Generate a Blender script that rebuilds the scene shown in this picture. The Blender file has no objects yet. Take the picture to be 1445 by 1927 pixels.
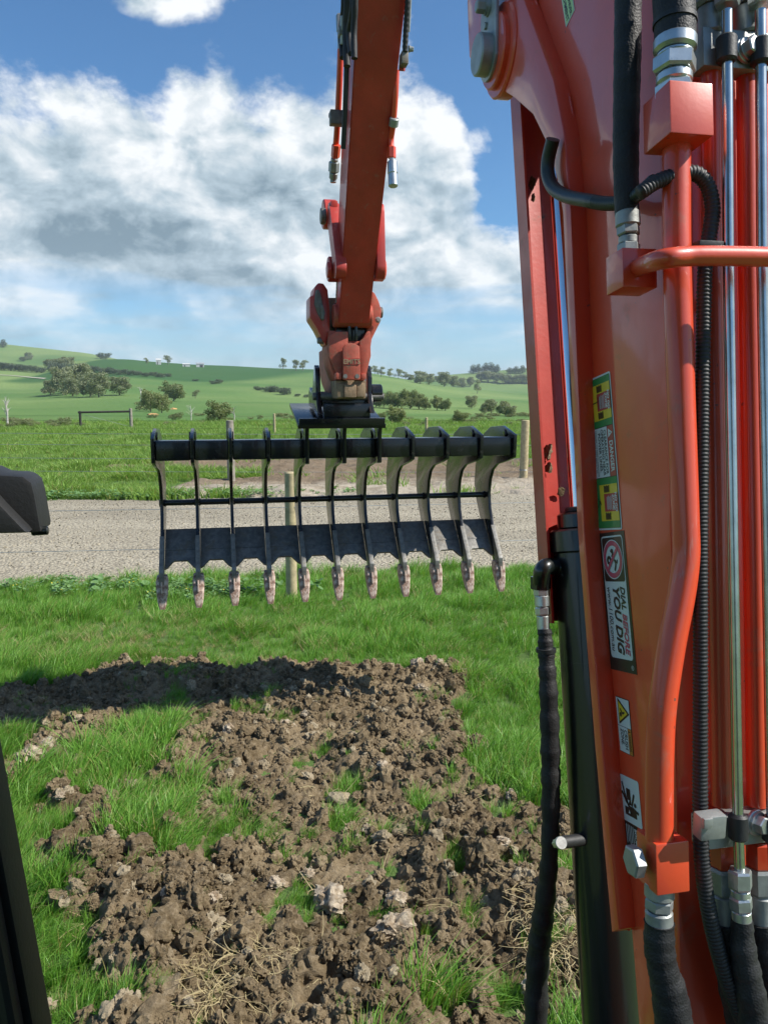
import bpy, bmesh, math, random
import numpy as np
from mathutils import Vector, Matrix

random.seed(7)
rng = np.random.default_rng(7)
R = math.radians
scene = bpy.context.scene
COL = scene.collection

# ------------------------------------------------------------------ camera, sky, sun, exposure
F, TH, PS, HC = 1448.0, R(8.6), R(11.6), 2.1      # focal length in photo pixels, pitch, heading of the machine, eye height
cam_d = bpy.data.cameras.new('camera')
cam_d.sensor_fit = 'VERTICAL'
cam_d.sensor_height = 24.0
cam_d.lens = 24.0 * F / 1927.0
cam_d.clip_start = 0.05
cam_d.clip_end = 20000
cam = bpy.data.objects.new('camera', cam_d)
COL.objects.link(cam)
cam.location = (0, 0, HC)
cam.rotation_euler = (R(90) - TH, 0, 0)
scene.camera = cam

SUN = Vector((1.12, -0.19, 1.14)).normalized()
SUN_EL, SUN_AZ = math.asin(SUN.z), math.atan2(SUN.x, SUN.y)
sun_d = bpy.data.lights.new('sun', 'SUN')
sun_d.energy = 5.0
sun_d.angle = R(0.53)
sun_d.color = (1.0, 0.95, 0.87)
sun = bpy.data.objects.new('sun', sun_d)
COL.objects.link(sun)
sun.location = (20, -6, 30)
sun.rotation_euler = SUN.to_track_quat('Z', 'Y').to_euler()

scene.view_settings.view_transform = 'Standard'
scene.view_settings.look = 'None'
scene.view_settings.gamma = 1
scene.view_settings.exposure = 0.38
scene.view_settings.use_curve_mapping = False
scene.render.engine = 'CYCLES'
scene.cycles.use_denoising = True
scene.cycles.max_bounces = 6
scene.cycles.transparent_max_bounces = 8
scene.cycles.caustics_reflective = False
scene.cycles.caustics_refractive = False
scene.cycles.sample_clamp_indirect = 6


def ray(px, py):
    u, v = (px - 722.5) / F, (963.5 - py) / F
    return u, math.cos(TH) + math.sin(TH) * v, -math.sin(TH) + math.cos(TH) * v


def azel(px, py):
    x, y, z = ray(px, py)
    return math.atan2(x, y), math.atan2(z, math.hypot(x, y))


class NT:
    """small helper to wire node trees"""
    def __init__(s, tree):
        s.t = tree
        tree.nodes.clear()

    def n(s, typ, **kw):
        nd = s.t.nodes.new(typ)
        for k, v in kw.items():
            if k == 'ins':
                for i, val in v.items():
                    if isinstance(val, bpy.types.NodeSocket):
                        s.t.links.new(val, nd.inputs[i])
                    else:
                        nd.inputs[i].default_value = val
            else:
                setattr(nd, k, v)
        return nd

    def m(s, op, a, b=None, c=None, clamp=False):
        nd = s.n('ShaderNodeMath', operation=op, use_clamp=clamp)
        for i, val in enumerate((a, b, c)):
            if val is None:
                continue
            if isinstance(val, bpy.types.NodeSocket):
                s.t.links.new(val, nd.inputs[i])
            else:
                nd.inputs[i].default_value = val
        return nd.outputs[0]

    def sstep(s, v, lo, hi, a=0.0, b=1.0):
        nd = s.n('ShaderNodeMapRange', interpolation_type='SMOOTHSTEP')
        s.t.links.new(v, nd.inputs[0])
        for i, val in zip((1, 2, 3, 4), (lo, hi, a, b)):
            nd.inputs[i].default_value = val
        return nd.outputs[0]

    def mix(s, f, a, b, mode='MIX'):
        nd = s.n('ShaderNodeMix', data_type='RGBA', blend_type=mode)
        for i, val in ((0, f), (6, a), (7, b)):
            if isinstance(val, bpy.types.NodeSocket):
                s.t.links.new(val, nd.inputs[i])
            else:
                nd.inputs[i].default_value = (*val, 1) if i and len(val) == 3 else val
        return nd.outputs[2]

    def noise(s, vec, scale, detail=5.0, rough=0.55, dist=0.0):
        nd = s.n('ShaderNodeTexNoise')
        if vec is not None:
            s.t.links.new(vec, nd.inputs['Vector'])
        nd.inputs['Scale'].default_value = scale
        nd.inputs['Detail'].default_value = detail
        nd.inputs['Roughness'].default_value = rough
        nd.inputs['Distortion'].default_value = dist
        return nd.outputs['Fac']


# ---- world: physical sky with a bank of cumulus laid over it
world = bpy.data.worlds.new('World')
scene.world = world
world.use_nodes = True
w = NT(world.node_tree)
STR = 0.080
skyt = w.n('ShaderNodeTexSky', sky_type='NISHITA', sun_disc=False, sun_elevation=SUN_EL, sun_rotation=SUN_AZ,
           altitude=50, air_density=1.0, dust_density=0.3, ozone_density=2.6)
gen = w.n('ShaderNodeTexCoord').outputs['Generated']
sep = w.n('ShaderNodeSeparateXYZ', ins={0: gen})
az = w.m('ARCTAN2', sep.outputs[0], sep.outputs[1])
el = w.m('ARCSINE', sep.outputs[2])
cv = w.n('ShaderNodeCombineXYZ', ins={0: az, 1: w.m('MULTIPLY', el, 1.5), 2: 0.37}).outputs[0]
# the same field looked up a little towards the sun, for light and dark sides of the clouds
cv2 = w.n('ShaderNodeVectorMath', operation='ADD', ins={0: cv, 1: (0.035, 0.055, 0.0)}).outputs[0]
n1 = w.noise(cv, 5.0, 10, 0.57, 0.15)
n1s = w.noise(cv2, 5.0, 10, 0.57, 0.15)
cv3 = w.n('ShaderNodeVectorMath', operation='ADD', ins={0: cv, 1: (0.012, 0.020, 0.0)}).outputs[0]
n2 = w.noise(cv, 14.0, 8, 0.55, 0.3)
n2s = w.noise(cv3, 14.0, 8, 0.55, 0.3)
nbig = w.noise(cv, 2.6, 3, 0.5)
nfine = w.noise(cv, 19.0, 8, 0.6, 0.2)
edge_px = [(-700, 120), (-300, 160), (0, 155), (120, 135), (200, 150), (270, 205), (305, 190), (345, 120), (385, 95), (430, 130), (500, 180),
           (560, 165), (640, 140), (750, 130), (830, 190), (880, 300), (910, 400), (950, 440), (990, 445), (1100, 420), (1500, 420), (2000, 300)]
pts = [azel(*p) for p in edge_px]
fc = w.n('ShaderNodeFloatCurve')
c = fc.mapping.curves[0]
for i, (a, e) in enumerate(pts):
    X, Y = (a + 0.9) / 1.8, e / 0.8
    if i == 0:
        c.points[0].location = (X, Y)
    elif i == len(pts) - 1:
        c.points[-1].location = (X, Y)
    else:
        c.points.new(X, Y)
fc.mapping.update()
w.t.links.new(w.m('DIVIDE', w.m('ADD', az, 0.9), 1.8), fc.inputs['Value'])
edge = w.m('MULTIPLY', fc.outputs[0], 0.8)


def gauss(px, py, rx, ry):
    a, e = azel(px, py)
    da = w.m('MULTIPLY', w.m('SUBTRACT', az, a), F / rx)
    de = w.m('MULTIPLY', w.m('SUBTRACT', el, e), F / ry)
    return w.m('EXPONENT', w.m('MULTIPLY', w.m('ADD', w.m('MULTIPLY', da, da), w.m('MULTIPLY', de, de)), -1.0))


dn = w.m('SUBTRACT', n1, 0.5)
top = w.m('ADD', w.m('SUBTRACT', edge, el), w.m('ADD', w.m('MULTIPLY', dn, 0.30), w.m('MULTIPLY', w.m('SUBTRACT', nfine, 0.5), 0.09)))
bank = w.sstep(top, -0.016, 0.034)
# low down the bank breaks into streaks
streak_v = w.n('ShaderNodeCombineXYZ', ins={0: w.m('MULTIPLY', az, 1.0), 1: w.m('MULTIPLY', el, 5.0), 2: 2.2}).outputs[0]
ns = w.noise(streak_v, 5.0, 8, 0.55)
low = w.sstep(el, azel(722, 610)[1], azel(722, 470)[1])
lowm = w.m('ADD', low, w.sstep(ns, 0.36, 0.68, 0.05, 0.80), clamp=True)
dens = w.m('MULTIPLY', bank, lowm)
holes = w.m('ADD', w.m('MULTIPLY', gauss(925, 385, 48, 50), 0.5), w.m('MULTIPLY', gauss(250, 590, 230, 26), 0.40))
dens = w.m('SUBTRACT', dens, w.m('MULTIPLY', holes, w.sstep(n1, 0.62, 0.40)), clamp=True)
extra = w.m('ADD', w.m('ADD', gauss(300, -8, 125, 46), w.m('MULTIPLY', gauss(892, 268, 45, 34), 0.50)), w.m('MULTIPLY', gauss(900, 500, 110, 55), 0.7))
dens2 = w.sstep(w.m('ADD', extra, w.m('ADD', w.m('MULTIPLY', dn, 2.2), w.m('MULTIPLY', w.m('SUBTRACT', nfine, 0.5), 0.9))), 0.45, 0.95)
zen = w.sstep(w.m('ADD', w.sstep(el, 0.62, 0.95, 0, 0.6), w.m('MULTIPLY', dn, 1.4)), 0.42, 0.7)   # more cloud overhead, out of frame
dens = w.m('MAXIMUM', w.m('MAXIMUM', dens, dens2), w.m('MULTIPLY', zen, 0.4))
broken = w.sstep(w.noise(cv, 1.7, 4, 0.55), 0.42, 0.58)
side = w.sstep(w.m('ABSOLUTE', az), 0.62, 0.95)
dens = w.m('MULTIPLY', dens, w.m('SUBTRACT', 1.0, w.m('MULTIPLY', side, w.m('SUBTRACT', 1.0, broken))))
haze = w.m('MULTIPLY', w.sstep(el, 0.20, 0.02), w.sstep(el, -0.02, 0.01))
dens = w.m('MULTIPLY', dens, w.sstep(el, 0.0, 0.03))
# shading
lit = w.m('ADD', w.m('MULTIPLY', w.m('SUBTRACT', n1, n1s), 2.4), w.m('MULTIPLY', w.m('SUBTRACT', n2, n2s), 1.7))
depth = w.m('SUBTRACT', edge, el)
under = w.m('ADD', w.m('MULTIPLY', gauss(230, 440, 430, 62), 0.62), w.m('MULTIPLY', gauss(560, 270, 110, 75), 0.33))
under = w.m('ADD', under, w.m('MULTIPLY', gauss(60, 330, 200, 40), 0.25))
sh = w.m('ADD', w.m('SUBTRACT', 0.80, w.m('MULTIPLY', under, 0.40)), lit)
sh = w.m('SUBTRACT', sh, w.m('MULTIPLY', w.sstep(depth, 0.02, 0.16), 0.16))
sh = w.m('ADD', sh, w.m('MULTIPLY', w.m('SUBTRACT', nbig, 0.5), 0.9), clamp=True)
ramp = w.n('ShaderNodeValToRGB', ins={0: sh})
cr = ramp.color_ramp
k = 1.0 / STR
cr.elements[0].position, cr.elements[0].color = 0.0, (0.19 * k, 0.265 * k, 0.32 * k, 1)
cr.elements[1].position, cr.elements[1].color = 1.0, (0.80 * k, 0.82 * k, 0.83 * k, 1)
e = cr.elements.new(0.45)
e.color = (0.40 * k, 0.49 * k, 0.55 * k, 1)
skyc = w.mix(1.0, skyt.outputs[0], (0.72, 1.12, 1.38), 'MULTIPLY')
final = w.mix(w.m('MULTIPLY', dens, 0.97), skyc, ramp.outputs[0])
final = w.mix(w.m('MULTIPLY', haze, 0.30), final, (0.50 * k, 0.66 * k, 0.78 * k))
bg = w.n('ShaderNodeBackground', ins={'Color': final, 'Strength': STR})
w.n('ShaderNodeOutputWorld', ins={0: bg.outputs[0]})

# ------------------------------------------------------------------ materials
M = {}


def mat(name, base, rough=0.5, metal=0.0, coat=0.0, var=0.0, var_scale=6.0, bump=0.0, bump_scale=60.0, dirt=None, dirt_amt=0.0, dirt_scale=7.0,
        coat_rough=0.04, spec=0.5, coords='Object', wear=0.0):
    m = bpy.data.materials.new(name)
    m.use_nodes = True
    t = NT(m.node_tree)
    vec = t.n('ShaderNodeTexCoord').outputs[coords]
    col = t.n('ShaderNodeRGB')
    col.outputs[0].default_value = (*base, 1)
    colo = col.outputs[0]
    if var:
        nz = t.noise(vec, var_scale, 6, 0.6)
        dark = tuple(x * (1 - var) for x in base)
        lite = tuple(min(1, x * (1 + var)) for x in base)
        colo = t.mix(t.sstep(nz, 0.25, 0.75), dark, lite)
    r = rough
    if dirt:
        nd = t.noise(vec, dirt_scale, 8, 0.65, 0.4)
        f = t.sstep(nd, 0.62 - 0.35 * dirt_amt, 0.78 - 0.2 * dirt_amt)
        f = t.m('MULTIPLY', f, 0.9 if dirt_amt > 0.3 else 0.55)
        colo = t.mix(f, colo, dirt)
        r = t.m('ADD', t.m('MULTIPLY', f, 0.9 - rough), rough, clamp=True)
    p = t.n('ShaderNodeBsdfPrincipled', ins={'Base Color': colo, 'Roughness': r, 'Metallic': metal, 'Coat Weight': coat, 'Coat Roughness': coat_rough,
                                              'Specular IOR Level': spec})
    if wear:
        # fine scratches along the part, dusty film and rubbed patches
        sv = t.n('ShaderNodeVectorMath', operation='MULTIPLY', ins={0: vec, 1: (95.0, 95.0, 5.0)}).outputs[0]
        scr = t.m('MULTIPLY', t.sstep(t.noise(sv, 1.0, 3, 0.6), 0.66, 0.74), t.sstep(t.noise(vec, 5.0, 3, 0.5), 0.48, 0.66))
        film = t.sstep(t.noise(vec, 8.0, 8, 0.7, 0.6), 0.42, 0.78)
        chips = t.sstep(t.noise(vec, 75.0, 2, 0.5), 0.74, 0.77)
        colo = t.mix(t.m('MULTIPLY', scr, 0.35 * wear), colo, (0.55, 0.30, 0.24))
        colo = t.mix(t.m('MULTIPLY', film, 0.10 * wear), colo, (0.36, 0.16, 0.11))
        colo = t.mix(t.m('MULTIPLY', chips, 0.75 * wear), colo, (0.10, 0.06, 0.05))
        t.t.links.new(colo, p.inputs['Base Color'])
        t.t.links.new(t.m('SUBTRACT', coat, t.m('MULTIPLY', film, 0.45 * wear), clamp=True), p.inputs['Coat Weight'])
        t.t.links.new(t.m('ADD', coat_rough, t.m('MULTIPLY', film, 0.10 * wear)), p.inputs['Coat Roughness'])
    if bump:
        b = t.n('ShaderNodeBump', ins={'Height': t.noise(vec, bump_scale, 6, 0.6), 'Strength': bump, 'Distance': 0.004})
        t.t.links.new(b.outputs[0], p.inputs['Normal'])
        if coat:
            b2 = t.n('ShaderNodeBump', ins={'Height': t.noise(vec, 220, 2, 0.5), 'Strength': 0.05, 'Distance': 0.001})
            t.t.links.new(b2.outputs[0], p.inputs['Coat Normal'])
    t.n('ShaderNodeOutputMaterial', ins={0: p.outputs[0]})
    M[name] = m
    return m


mat('orange_paint', (0.70, 0.068, 0.020), 0.45, coat=0.75, var=0.10, var_scale=4, bump=0.05, bump_scale=140, dirt=(0.40, 0.16, 0.10), dirt_amt=0.14, dirt_scale=15, coat_rough=0.06, wear=1.0)
mat('worn_orange', (0.48, 0.043, 0.028), 0.45, coat=0.3, var=0.14, var_scale=9, bump=0.08, bump_scale=90, dirt=(0.30, 0.19, 0.15), dirt_amt=0.12, dirt_scale=22, wear=1.0)
mat('hitch_orange', (0.42, 0.085, 0.050), 0.6, var=0.25, var_scale=14, bump=0.3, bump_scale=70, dirt=(0.24, 0.15, 0.095), dirt_amt=0.32, dirt_scale=26)
mat('muddy_block', (0.30, 0.20, 0.12), 0.85, var=0.3, var_scale=20, bump=0.7, bump_scale=60, dirt=(0.10, 0.07, 0.045), dirt_amt=0.4, dirt_scale=22)
mat('black_paint', (0.010, 0.011, 0.013), 0.24, coat=0.20, var=0.2, bump=0.05, bump_scale=80, dirt=(0.08, 0.07, 0.055), dirt_amt=0.10, dirt_scale=9, spec=0.4)
mat('cylinder_black', (0.006, 0.009, 0.008), 0.34, coat=0.5, bump=0.04, bump_scale=60, dirt=(0.05, 0.045, 0.035), dirt_amt=0.05)
mat('worn_steel', (0.19, 0.185, 0.17), 0.55, metal=0.4, var=0.35, var_scale=30, bump=0.25, bump_scale=80, dirt=(0.22, 0.18, 0.13), dirt_amt=0.35, dirt_scale=15)
mat('chrome', (0.72, 0.74, 0.74), 0.13, metal=1.0, var=0.03)
mat('line_steel', (0.50, 0.53, 0.51), 0.27, metal=1.0, var=0.15, var_scale=30)
mat('zinc', (0.55, 0.58, 0.57), 0.36, metal=0.85, var=0.15, var_scale=40, bump=0.08, bump_scale=120)
mat('zinc_dull', (0.34, 0.36, 0.35), 0.5, metal=0.55, var=0.2, var_scale=30, bump=0.15, bump_scale=90)
mat('rubber', (0.018, 0.019, 0.020), 0.55, var=0.2, bump=0.15, bump_scale=200)
mat('green_hose', (0.022, 0.030, 0.027), 0.42, var=0.2, bump=0.1, bump_scale=200)
mat('dark_plastic', (0.020, 0.022, 0.023), 0.6, var=0.15, bump=0.12, bump_scale=260, dirt=(0.12, 0.115, 0.10), dirt_amt=0.12, dirt_scale=10)
mat('tooth_paint', (0.60, 0.47, 0.39), 0.7, var=0.2, var_scale=25, bump=0.6, bump_scale=80, dirt=(0.165, 0.082, 0.052), dirt_amt=0.72, dirt_scale=34)
mat('post_timber', (0.42, 0.345, 0.20), 0.85, var=0.25, var_scale=14, bump=0.5, bump_scale=40)
mat('post_grey', (0.26, 0.235, 0.19), 0.9, var=0.3, var_scale=9, bump=0.5, bump_scale=30)
mat('dark_timber', (0.035, 0.032, 0.028), 0.9, var=0.3)
mat('galvanised', (0.42, 0.43, 0.43), 0.45, metal=0.7)
mat('bark', (0.20, 0.17, 0.13), 0.9, var=0.35, var_scale=5)
mat('dead_wood', (0.50, 0.47, 0.42), 0.9, var=0.2)
mat('shed_white', (0.55, 0.55, 0.53), 0.7, var=0.06)
mat('shed_grey', (0.40, 0.41, 0.42), 0.6, metal=0.3)
mat('shed_dark', (0.06, 0.06, 0.06), 0.8)
mat('ink_black', (0.016, 0.015, 0.010), 0.45, coat=0.3)
mat('ink_white', (0.60, 0.66, 0.65), 0.45, coat=0.3)
mat('ink_green', (0.010, 0.22, 0.055), 0.45, coat=0.3)
mat('ink_yellow', (0.70, 0.52, 0.03), 0.45, coat=0.3)
mat('ink_red', (0.42, 0.045, 0.035), 0.45, coat=0.3)
mat('ink_pink', (0.50, 0.07, 0.12), 0.45, coat=0.3)
mat('ink_lime', (0.55, 0.75, 0.28), 0.45, coat=0.3)
mat('ink_orange', (0.50, 0.19, 0.03), 0.45, coat=0.3)


def sleeve_material():
    m = bpy.data.materials.new('woven_sleeve')
    m.use_nodes = True
    t = NT(m.node_tree)
    vec = t.n('ShaderNodeTexCoord').outputs['Object']
    br = t.n('ShaderNodeTexVoronoi', ins={'Vector': vec, 'Scale': 330.0})
    nz = t.noise(vec, 30, 4)
    col = t.mix(t.sstep(nz, 0.3, 0.8), (0.008, 0.008, 0.009), (0.026, 0.026, 0.027))
    b = t.n('ShaderNodeBump', ins={'Height': br.outputs['Distance'], 'Strength': 0.3, 'Distance': 0.002})
    b2 = t.n('ShaderNodeBump', ins={'Height': nz, 'Strength': 0.25, 'Distance': 0.006, 'Normal': b.outputs[0]})
    p = t.n('ShaderNodeBsdfPrincipled', ins={'Base Color': col, 'Roughness': 0.62, 'Normal': b2.outputs[0]})
    t.n('ShaderNodeOutputMaterial', ins={0: p.outputs[0]})
    M['woven_sleeve'] = m


sleeve_material()


def leaf_material(name, a, b, rough=0.55, trans=0.35, dry=None):
    """two tones by instance and by blade, with light passing through"""
    m = bpy.data.materials.new(name)
    m.use_nodes = True
    t = NT(m.node_tree)
    oi = t.n('ShaderNodeObjectInfo').outputs['Random']
    at = t.n('ShaderNodeAttribute', attribute_name='tone').outputs['Fac']
    f = t.m('ADD', t.m('MULTIPLY', oi, 0.55), t.m('MULTIPLY', at, 0.45), clamp=True)
    col = t.mix(f, a, b)
    if dry:
        col = t.mix(t.sstep(t.m('FRACT', t.m('MULTIPLY', t.m('ADD', at, oi), 7.3)), 0.88, 0.96), col, dry)
    p = t.n('ShaderNodeBsdfPrincipled', ins={'Base Color': col, 'Roughness': rough, 'Specular IOR Level': 0.35})
    tr = t.n('ShaderNodeBsdfTranslucent', ins={'Color': t.mix(1.0, col, (1.15, 1.2, 0.6), 'MULTIPLY')})
    ms = t.n('ShaderNodeMixShader', ins={0: trans, 1: p.outputs[0], 2: tr.outputs[0]})
    t.n('ShaderNodeOutputMaterial', ins={0: ms.outputs[0]})
    M[name] = m


leaf_material('grass_blade', (0.090, 0.255, 0.026), (0.255, 0.470, 0.080), 0.42, 0.38, (0.36, 0.30, 0.11))
leaf_material('paddock_blade', (0.150, 0.280, 0.045), (0.290, 0.430, 0.095), 0.5, 0.35, (0.30, 0.27, 0.10))
leaf_material('straw_blade', (0.40, 0.31, 0.15), (0.60, 0.50, 0.28), 0.6, 0.25)
leaf_material('clover_leaf', (0.12, 0.25, 0.07), (0.24, 0.38, 0.15), 0.4, 0.3)
leaf_material('petal', (0.70, 0.55, 0.03), (0.80, 0.66, 0.10), 0.6, 0.2)
leaf_material('gum_leaf', (0.200, 0.240, 0.130), (0.330, 0.350, 0.215), 0.6, 0.35)
leaf_material('olive_leaf', (0.160, 0.205, 0.080), (0.275, 0.300, 0.130), 0.6, 0.35)
leaf_material('dark_leaf', (0.085, 0.120, 0.075), (0.150, 0.185, 0.115), 0.6, 0.3)
leaf_material('scrub_leaf', (0.165, 0.205, 0.085), (0.280, 0.290, 0.150), 0.6, 0.3)


def terrain_material():
    m = bpy.data.materials.new('pasture')
    m.use_nodes = True
    t = NT(m.node_tree)
    pos = t.n('ShaderNodeNewGeometry').outputs['Position']
    big = t.noise(pos, 0.006, 4, 0.5)
    mid = t.noise(pos, 0.05, 6, 0.6)
    fine = t.noise(pos, 0.9, 8, 0.7)
    sp = t.n('ShaderNodeSeparateXYZ', ins={0: pos})
    c1 = t.mix(t.sstep(big, 0.38, 0.62), (0.100, 0.195, 0.050), (0.215, 0.295, 0.095))
    c2 = t.mix(t.sstep(mid, 0.42, 0.75, 0, 0.55), c1, (0.165, 0.225, 0.075))
    c3 = t.mix(t.sstep(fine, 0.35, 0.7, 0, 0.45), c2, (0.048, 0.110, 0.018))
    # earth showing between the blades close by
    near = t.sstep(sp.outputs[1], 26.0, 50.0, 1.0, 0.0)
    c4 = t.mix(t.m('MULTIPLY', near, 0.35), c3, (0.045, 0.055, 0.018))
    # a darker sown paddock on the hill
    far = t.m('MULTIPLY', t.sstep(sp.outputs[1], 380.0, 400.0), t.sstep(sp.outputs[1], 640.0, 600.0))
    sown = t.m('MULTIPLY', t.sstep(t.m('ADD', sp.outputs[0], t.m('MULTIPLY', sp.outputs[1], 0.12)), -150, -140), t.sstep(t.m('ADD', sp.outputs[0], t.m('MULTIPLY', sp.outputs[1], -0.25)), -170, -190))
    c5 = t.mix(t.m('MULTIPLY', t.m('MULTIPLY', far, sown), 0.85), c4, (0.026, 0.095, 0.022))
    b = t.n('ShaderNodeBump', ins={'Height': fine, 'Strength': 0.5, 'Distance': 0.25})
    p = t.n('ShaderNodeBsdfPrincipled', ins={'Base Color': c5, 'Roughness': 0.9, 'Specular IOR Level': 0.15, 'Normal': b.outputs[0]})
    t.n('ShaderNodeOutputMaterial', ins={0: p.outputs[0]})
    M['pasture'] = m


def soil_material():
    m = bpy.data.materials.new('soil')
    m.use_nodes = True
    t = NT(m.node_tree)
    pos = t.n('ShaderNodeNewGeometry').outputs['Position']
    rnd = t.n('ShaderNodeObjectInfo').outputs['Random']
    a = t.noise(pos, 3.0, 6, 0.6)
    f = t.noise(pos, 45, 8, 0.7)
    col = t.mix(t.sstep(a, 0.3, 0.7), (0.132, 0.096, 0.053), (0.280, 0.213, 0.128))
    col = t.mix(t.sstep(f, 0.45, 0.75, 0, 0.6), col, (0.42, 0.335, 0.225))
    col = t.mix(t.sstep(f, 0.47, 0.27, 0, 0.65), col, (0.080, 0.052, 0.032))
    col = t.mix(t.sstep(rnd, 0.86, 0.97, 0, 0.75), col, (0.46, 0.385, 0.265))
    b = t.n('ShaderNodeBump', ins={'Height': f, 'Strength': 1.0, 'Distance': 0.02})
    b2 = t.n('ShaderNodeBump', ins={'Height': t.noise(pos, 220, 4, 0.6), 'Strength': 0.5, 'Distance': 0.003, 'Normal': b.outputs[0]})
    p = t.n('ShaderNodeBsdfPrincipled', ins={'Base Color': col, 'Roughness': 0.95, 'Specular IOR Level': 0.1, 'Normal': b2.outputs[0]})
    t.n('ShaderNodeOutputMaterial', ins={0: p.outputs[0]})
    M['soil'] = m
    m2 = bpy.data.materials.new('pale_clod')
    m2.use_nodes = True
    t = NT(m2.node_tree)
    pos = t.n('ShaderNodeNewGeometry').outputs['Position']
    f = t.noise(pos, 30, 8, 0.7)
    col = t.mix(t.sstep(f, 0.35, 0.65), (0.27, 0.20, 0.13), (0.47, 0.40, 0.30))
    b = t.n('ShaderNodeBump', ins={'Height': t.noise(pos, 90, 6, 0.7), 'Strength': 0.7, 'Distance': 0.01})
    p = t.n('ShaderNodeBsdfPrincipled', ins={'Base Color': col, 'Roughness': 0.95, 'Specular IOR Level': 0.1, 'Normal': b.outputs[0]})
    t.n('ShaderNodeOutputMaterial', ins={0: p.outputs[0]})
    M['pale_clod'] = m2


def gravel_material():
    m = bpy.data.materials.new('gravel')
    m.use_nodes = True
    t = NT(m.node_tree)
    pos = t.n('ShaderNodeNewGeometry').outputs['Position']
    v = t.n('ShaderNodeTexVoronoi', ins={'Vector': pos, 'Scale': 26.0, 'Randomness': 1.0})
    v2 = t.n('ShaderNodeTexVoronoi', ins={'Vector': pos, 'Scale': 60.0})
    big = t.noise(pos, 0.35, 5, 0.6)
    st = t.n('ShaderNodeVectorMath', operation='MULTIPLY', ins={0: pos, 1: (0.12, 1.3, 1.0)}).outputs[0]
    ruts = t.noise(st, 1.0, 3, 0.5)
    base = t.mix(t.sstep(big, 0.35, 0.65), (0.325, 0.278, 0.190), (0.425, 0.366, 0.255))
    base = t.mix(t.sstep(ruts, 0.4, 0.65, 0, 0.7), base, (0.52, 0.455, 0.325))
    stone = t.mix(v.outputs['Color'], (0.20, 0.18, 0.14), (0.50, 0.455, 0.36))
    col = t.mix(0.45, base, stone)
    col = t.mix(t.sstep(v.outputs['Distance'], 0.35, 0.8, 0, 0.55), col, (0.115, 0.10, 0.08))
    b = t.n('ShaderNodeBump', ins={'Height': v.outputs['Distance'], 'Strength': 0.9, 'Distance': -0.02})
    b2 = t.n('ShaderNodeBump', ins={'Height': v2.outputs['Distance'], 'Strength': 0.5, 'Distance': -0.008, 'Normal': b.outputs[0]})
    p = t.n('ShaderNodeBsdfPrincipled', ins={'Base Color': col, 'Roughness': 0.9, 'Specular IOR Level': 0.2, 'Normal': b2.outputs[0]})
    t.n('ShaderNodeOutputMaterial', ins={0: p.outputs[0]})
    M['gravel'] = m
    m = bpy.data.materials.new('sandy_soil')
    m.use_nodes = True
    t = NT(m.node_tree)
    pos = t.n('ShaderNodeNewGeometry').outputs['Position']
    sp = t.n('ShaderNodeSeparateXYZ', ins={0: pos})
    f = t.noise(pos, 2.5, 8, 0.7)
    y = t.m('SUBTRACT', sp.outputs[1], t.m('MULTIPLY', sp.outputs[0], 0.116))
    sandf = t.sstep(t.m('ADD', y, t.m('MULTIPLY', f, 2.6)), 20.6, 18.6)
    col = t.mix(sandf, (0.235, 0.175, 0.115), (0.50, 0.43, 0.33))
    col = t.mix(t.sstep(f, 0.45, 0.62, 0, 0.6), col, (0.27, 0.215, 0.15))
    col = t.mix(t.sstep(f, 0.42, 0.30, 0, 0.6), col, (0.09, 0.068, 0.042))
    b = t.n('ShaderNodeBump', ins={'Height': t.noise(pos, 9, 8, 0.7), 'Strength': 1.0, 'Distance': 0.10})
    p = t.n('ShaderNodeBsdfPrincipled', ins={'Base Color': col, 'Roughness': 0.95, 'Specular IOR Level': 0.1, 'Normal': b.outputs[0]})
    t.n('ShaderNodeOutputMaterial', ins={0: p.outputs[0]})
    M['sandy_soil'] = m


terrain_material()
soil_material()
gravel_material()


# ------------------------------------------------------------------ helpers
def tag(o, label=None, cat=None, group=None, kind=None):
    if label: o['label'] = label
    if cat: o['category'] = cat
    if group: o['group'] = group
    if kind: o['kind'] = kind
    return o


def empty(name, loc=(0, 0, 0), rz=0.0):
    o = bpy.data.objects.new(name, None)
    o.empty_display_size = 0.2
    COL.objects.link(o)
    o.location = loc
    o.rotation_euler = (0, 0, rz)
    return o


def mesh_obj(name, verts, faces, mats, parent=None, smooth=False, link=True, mi=None):
    me = bpy.data.meshes.new(name)
    me.from_pydata([tuple(v) for v in verts], [], [tuple(f) for f in faces])
    for m_ in (mats if isinstance(mats, (list, tuple)) else [mats]):
        me.materials.append(M[m_])
    if mi is not None:
        me.polygons.foreach_set('material_index', mi)
    if smooth:
        me.polygons.foreach_set('use_smooth', [True] * len(me.polygons))
    o = bpy.data.objects.new(name, me)
    if link:
        COL.objects.link(o)
    if parent is not None:
        o.parent = parent
    return o


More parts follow.
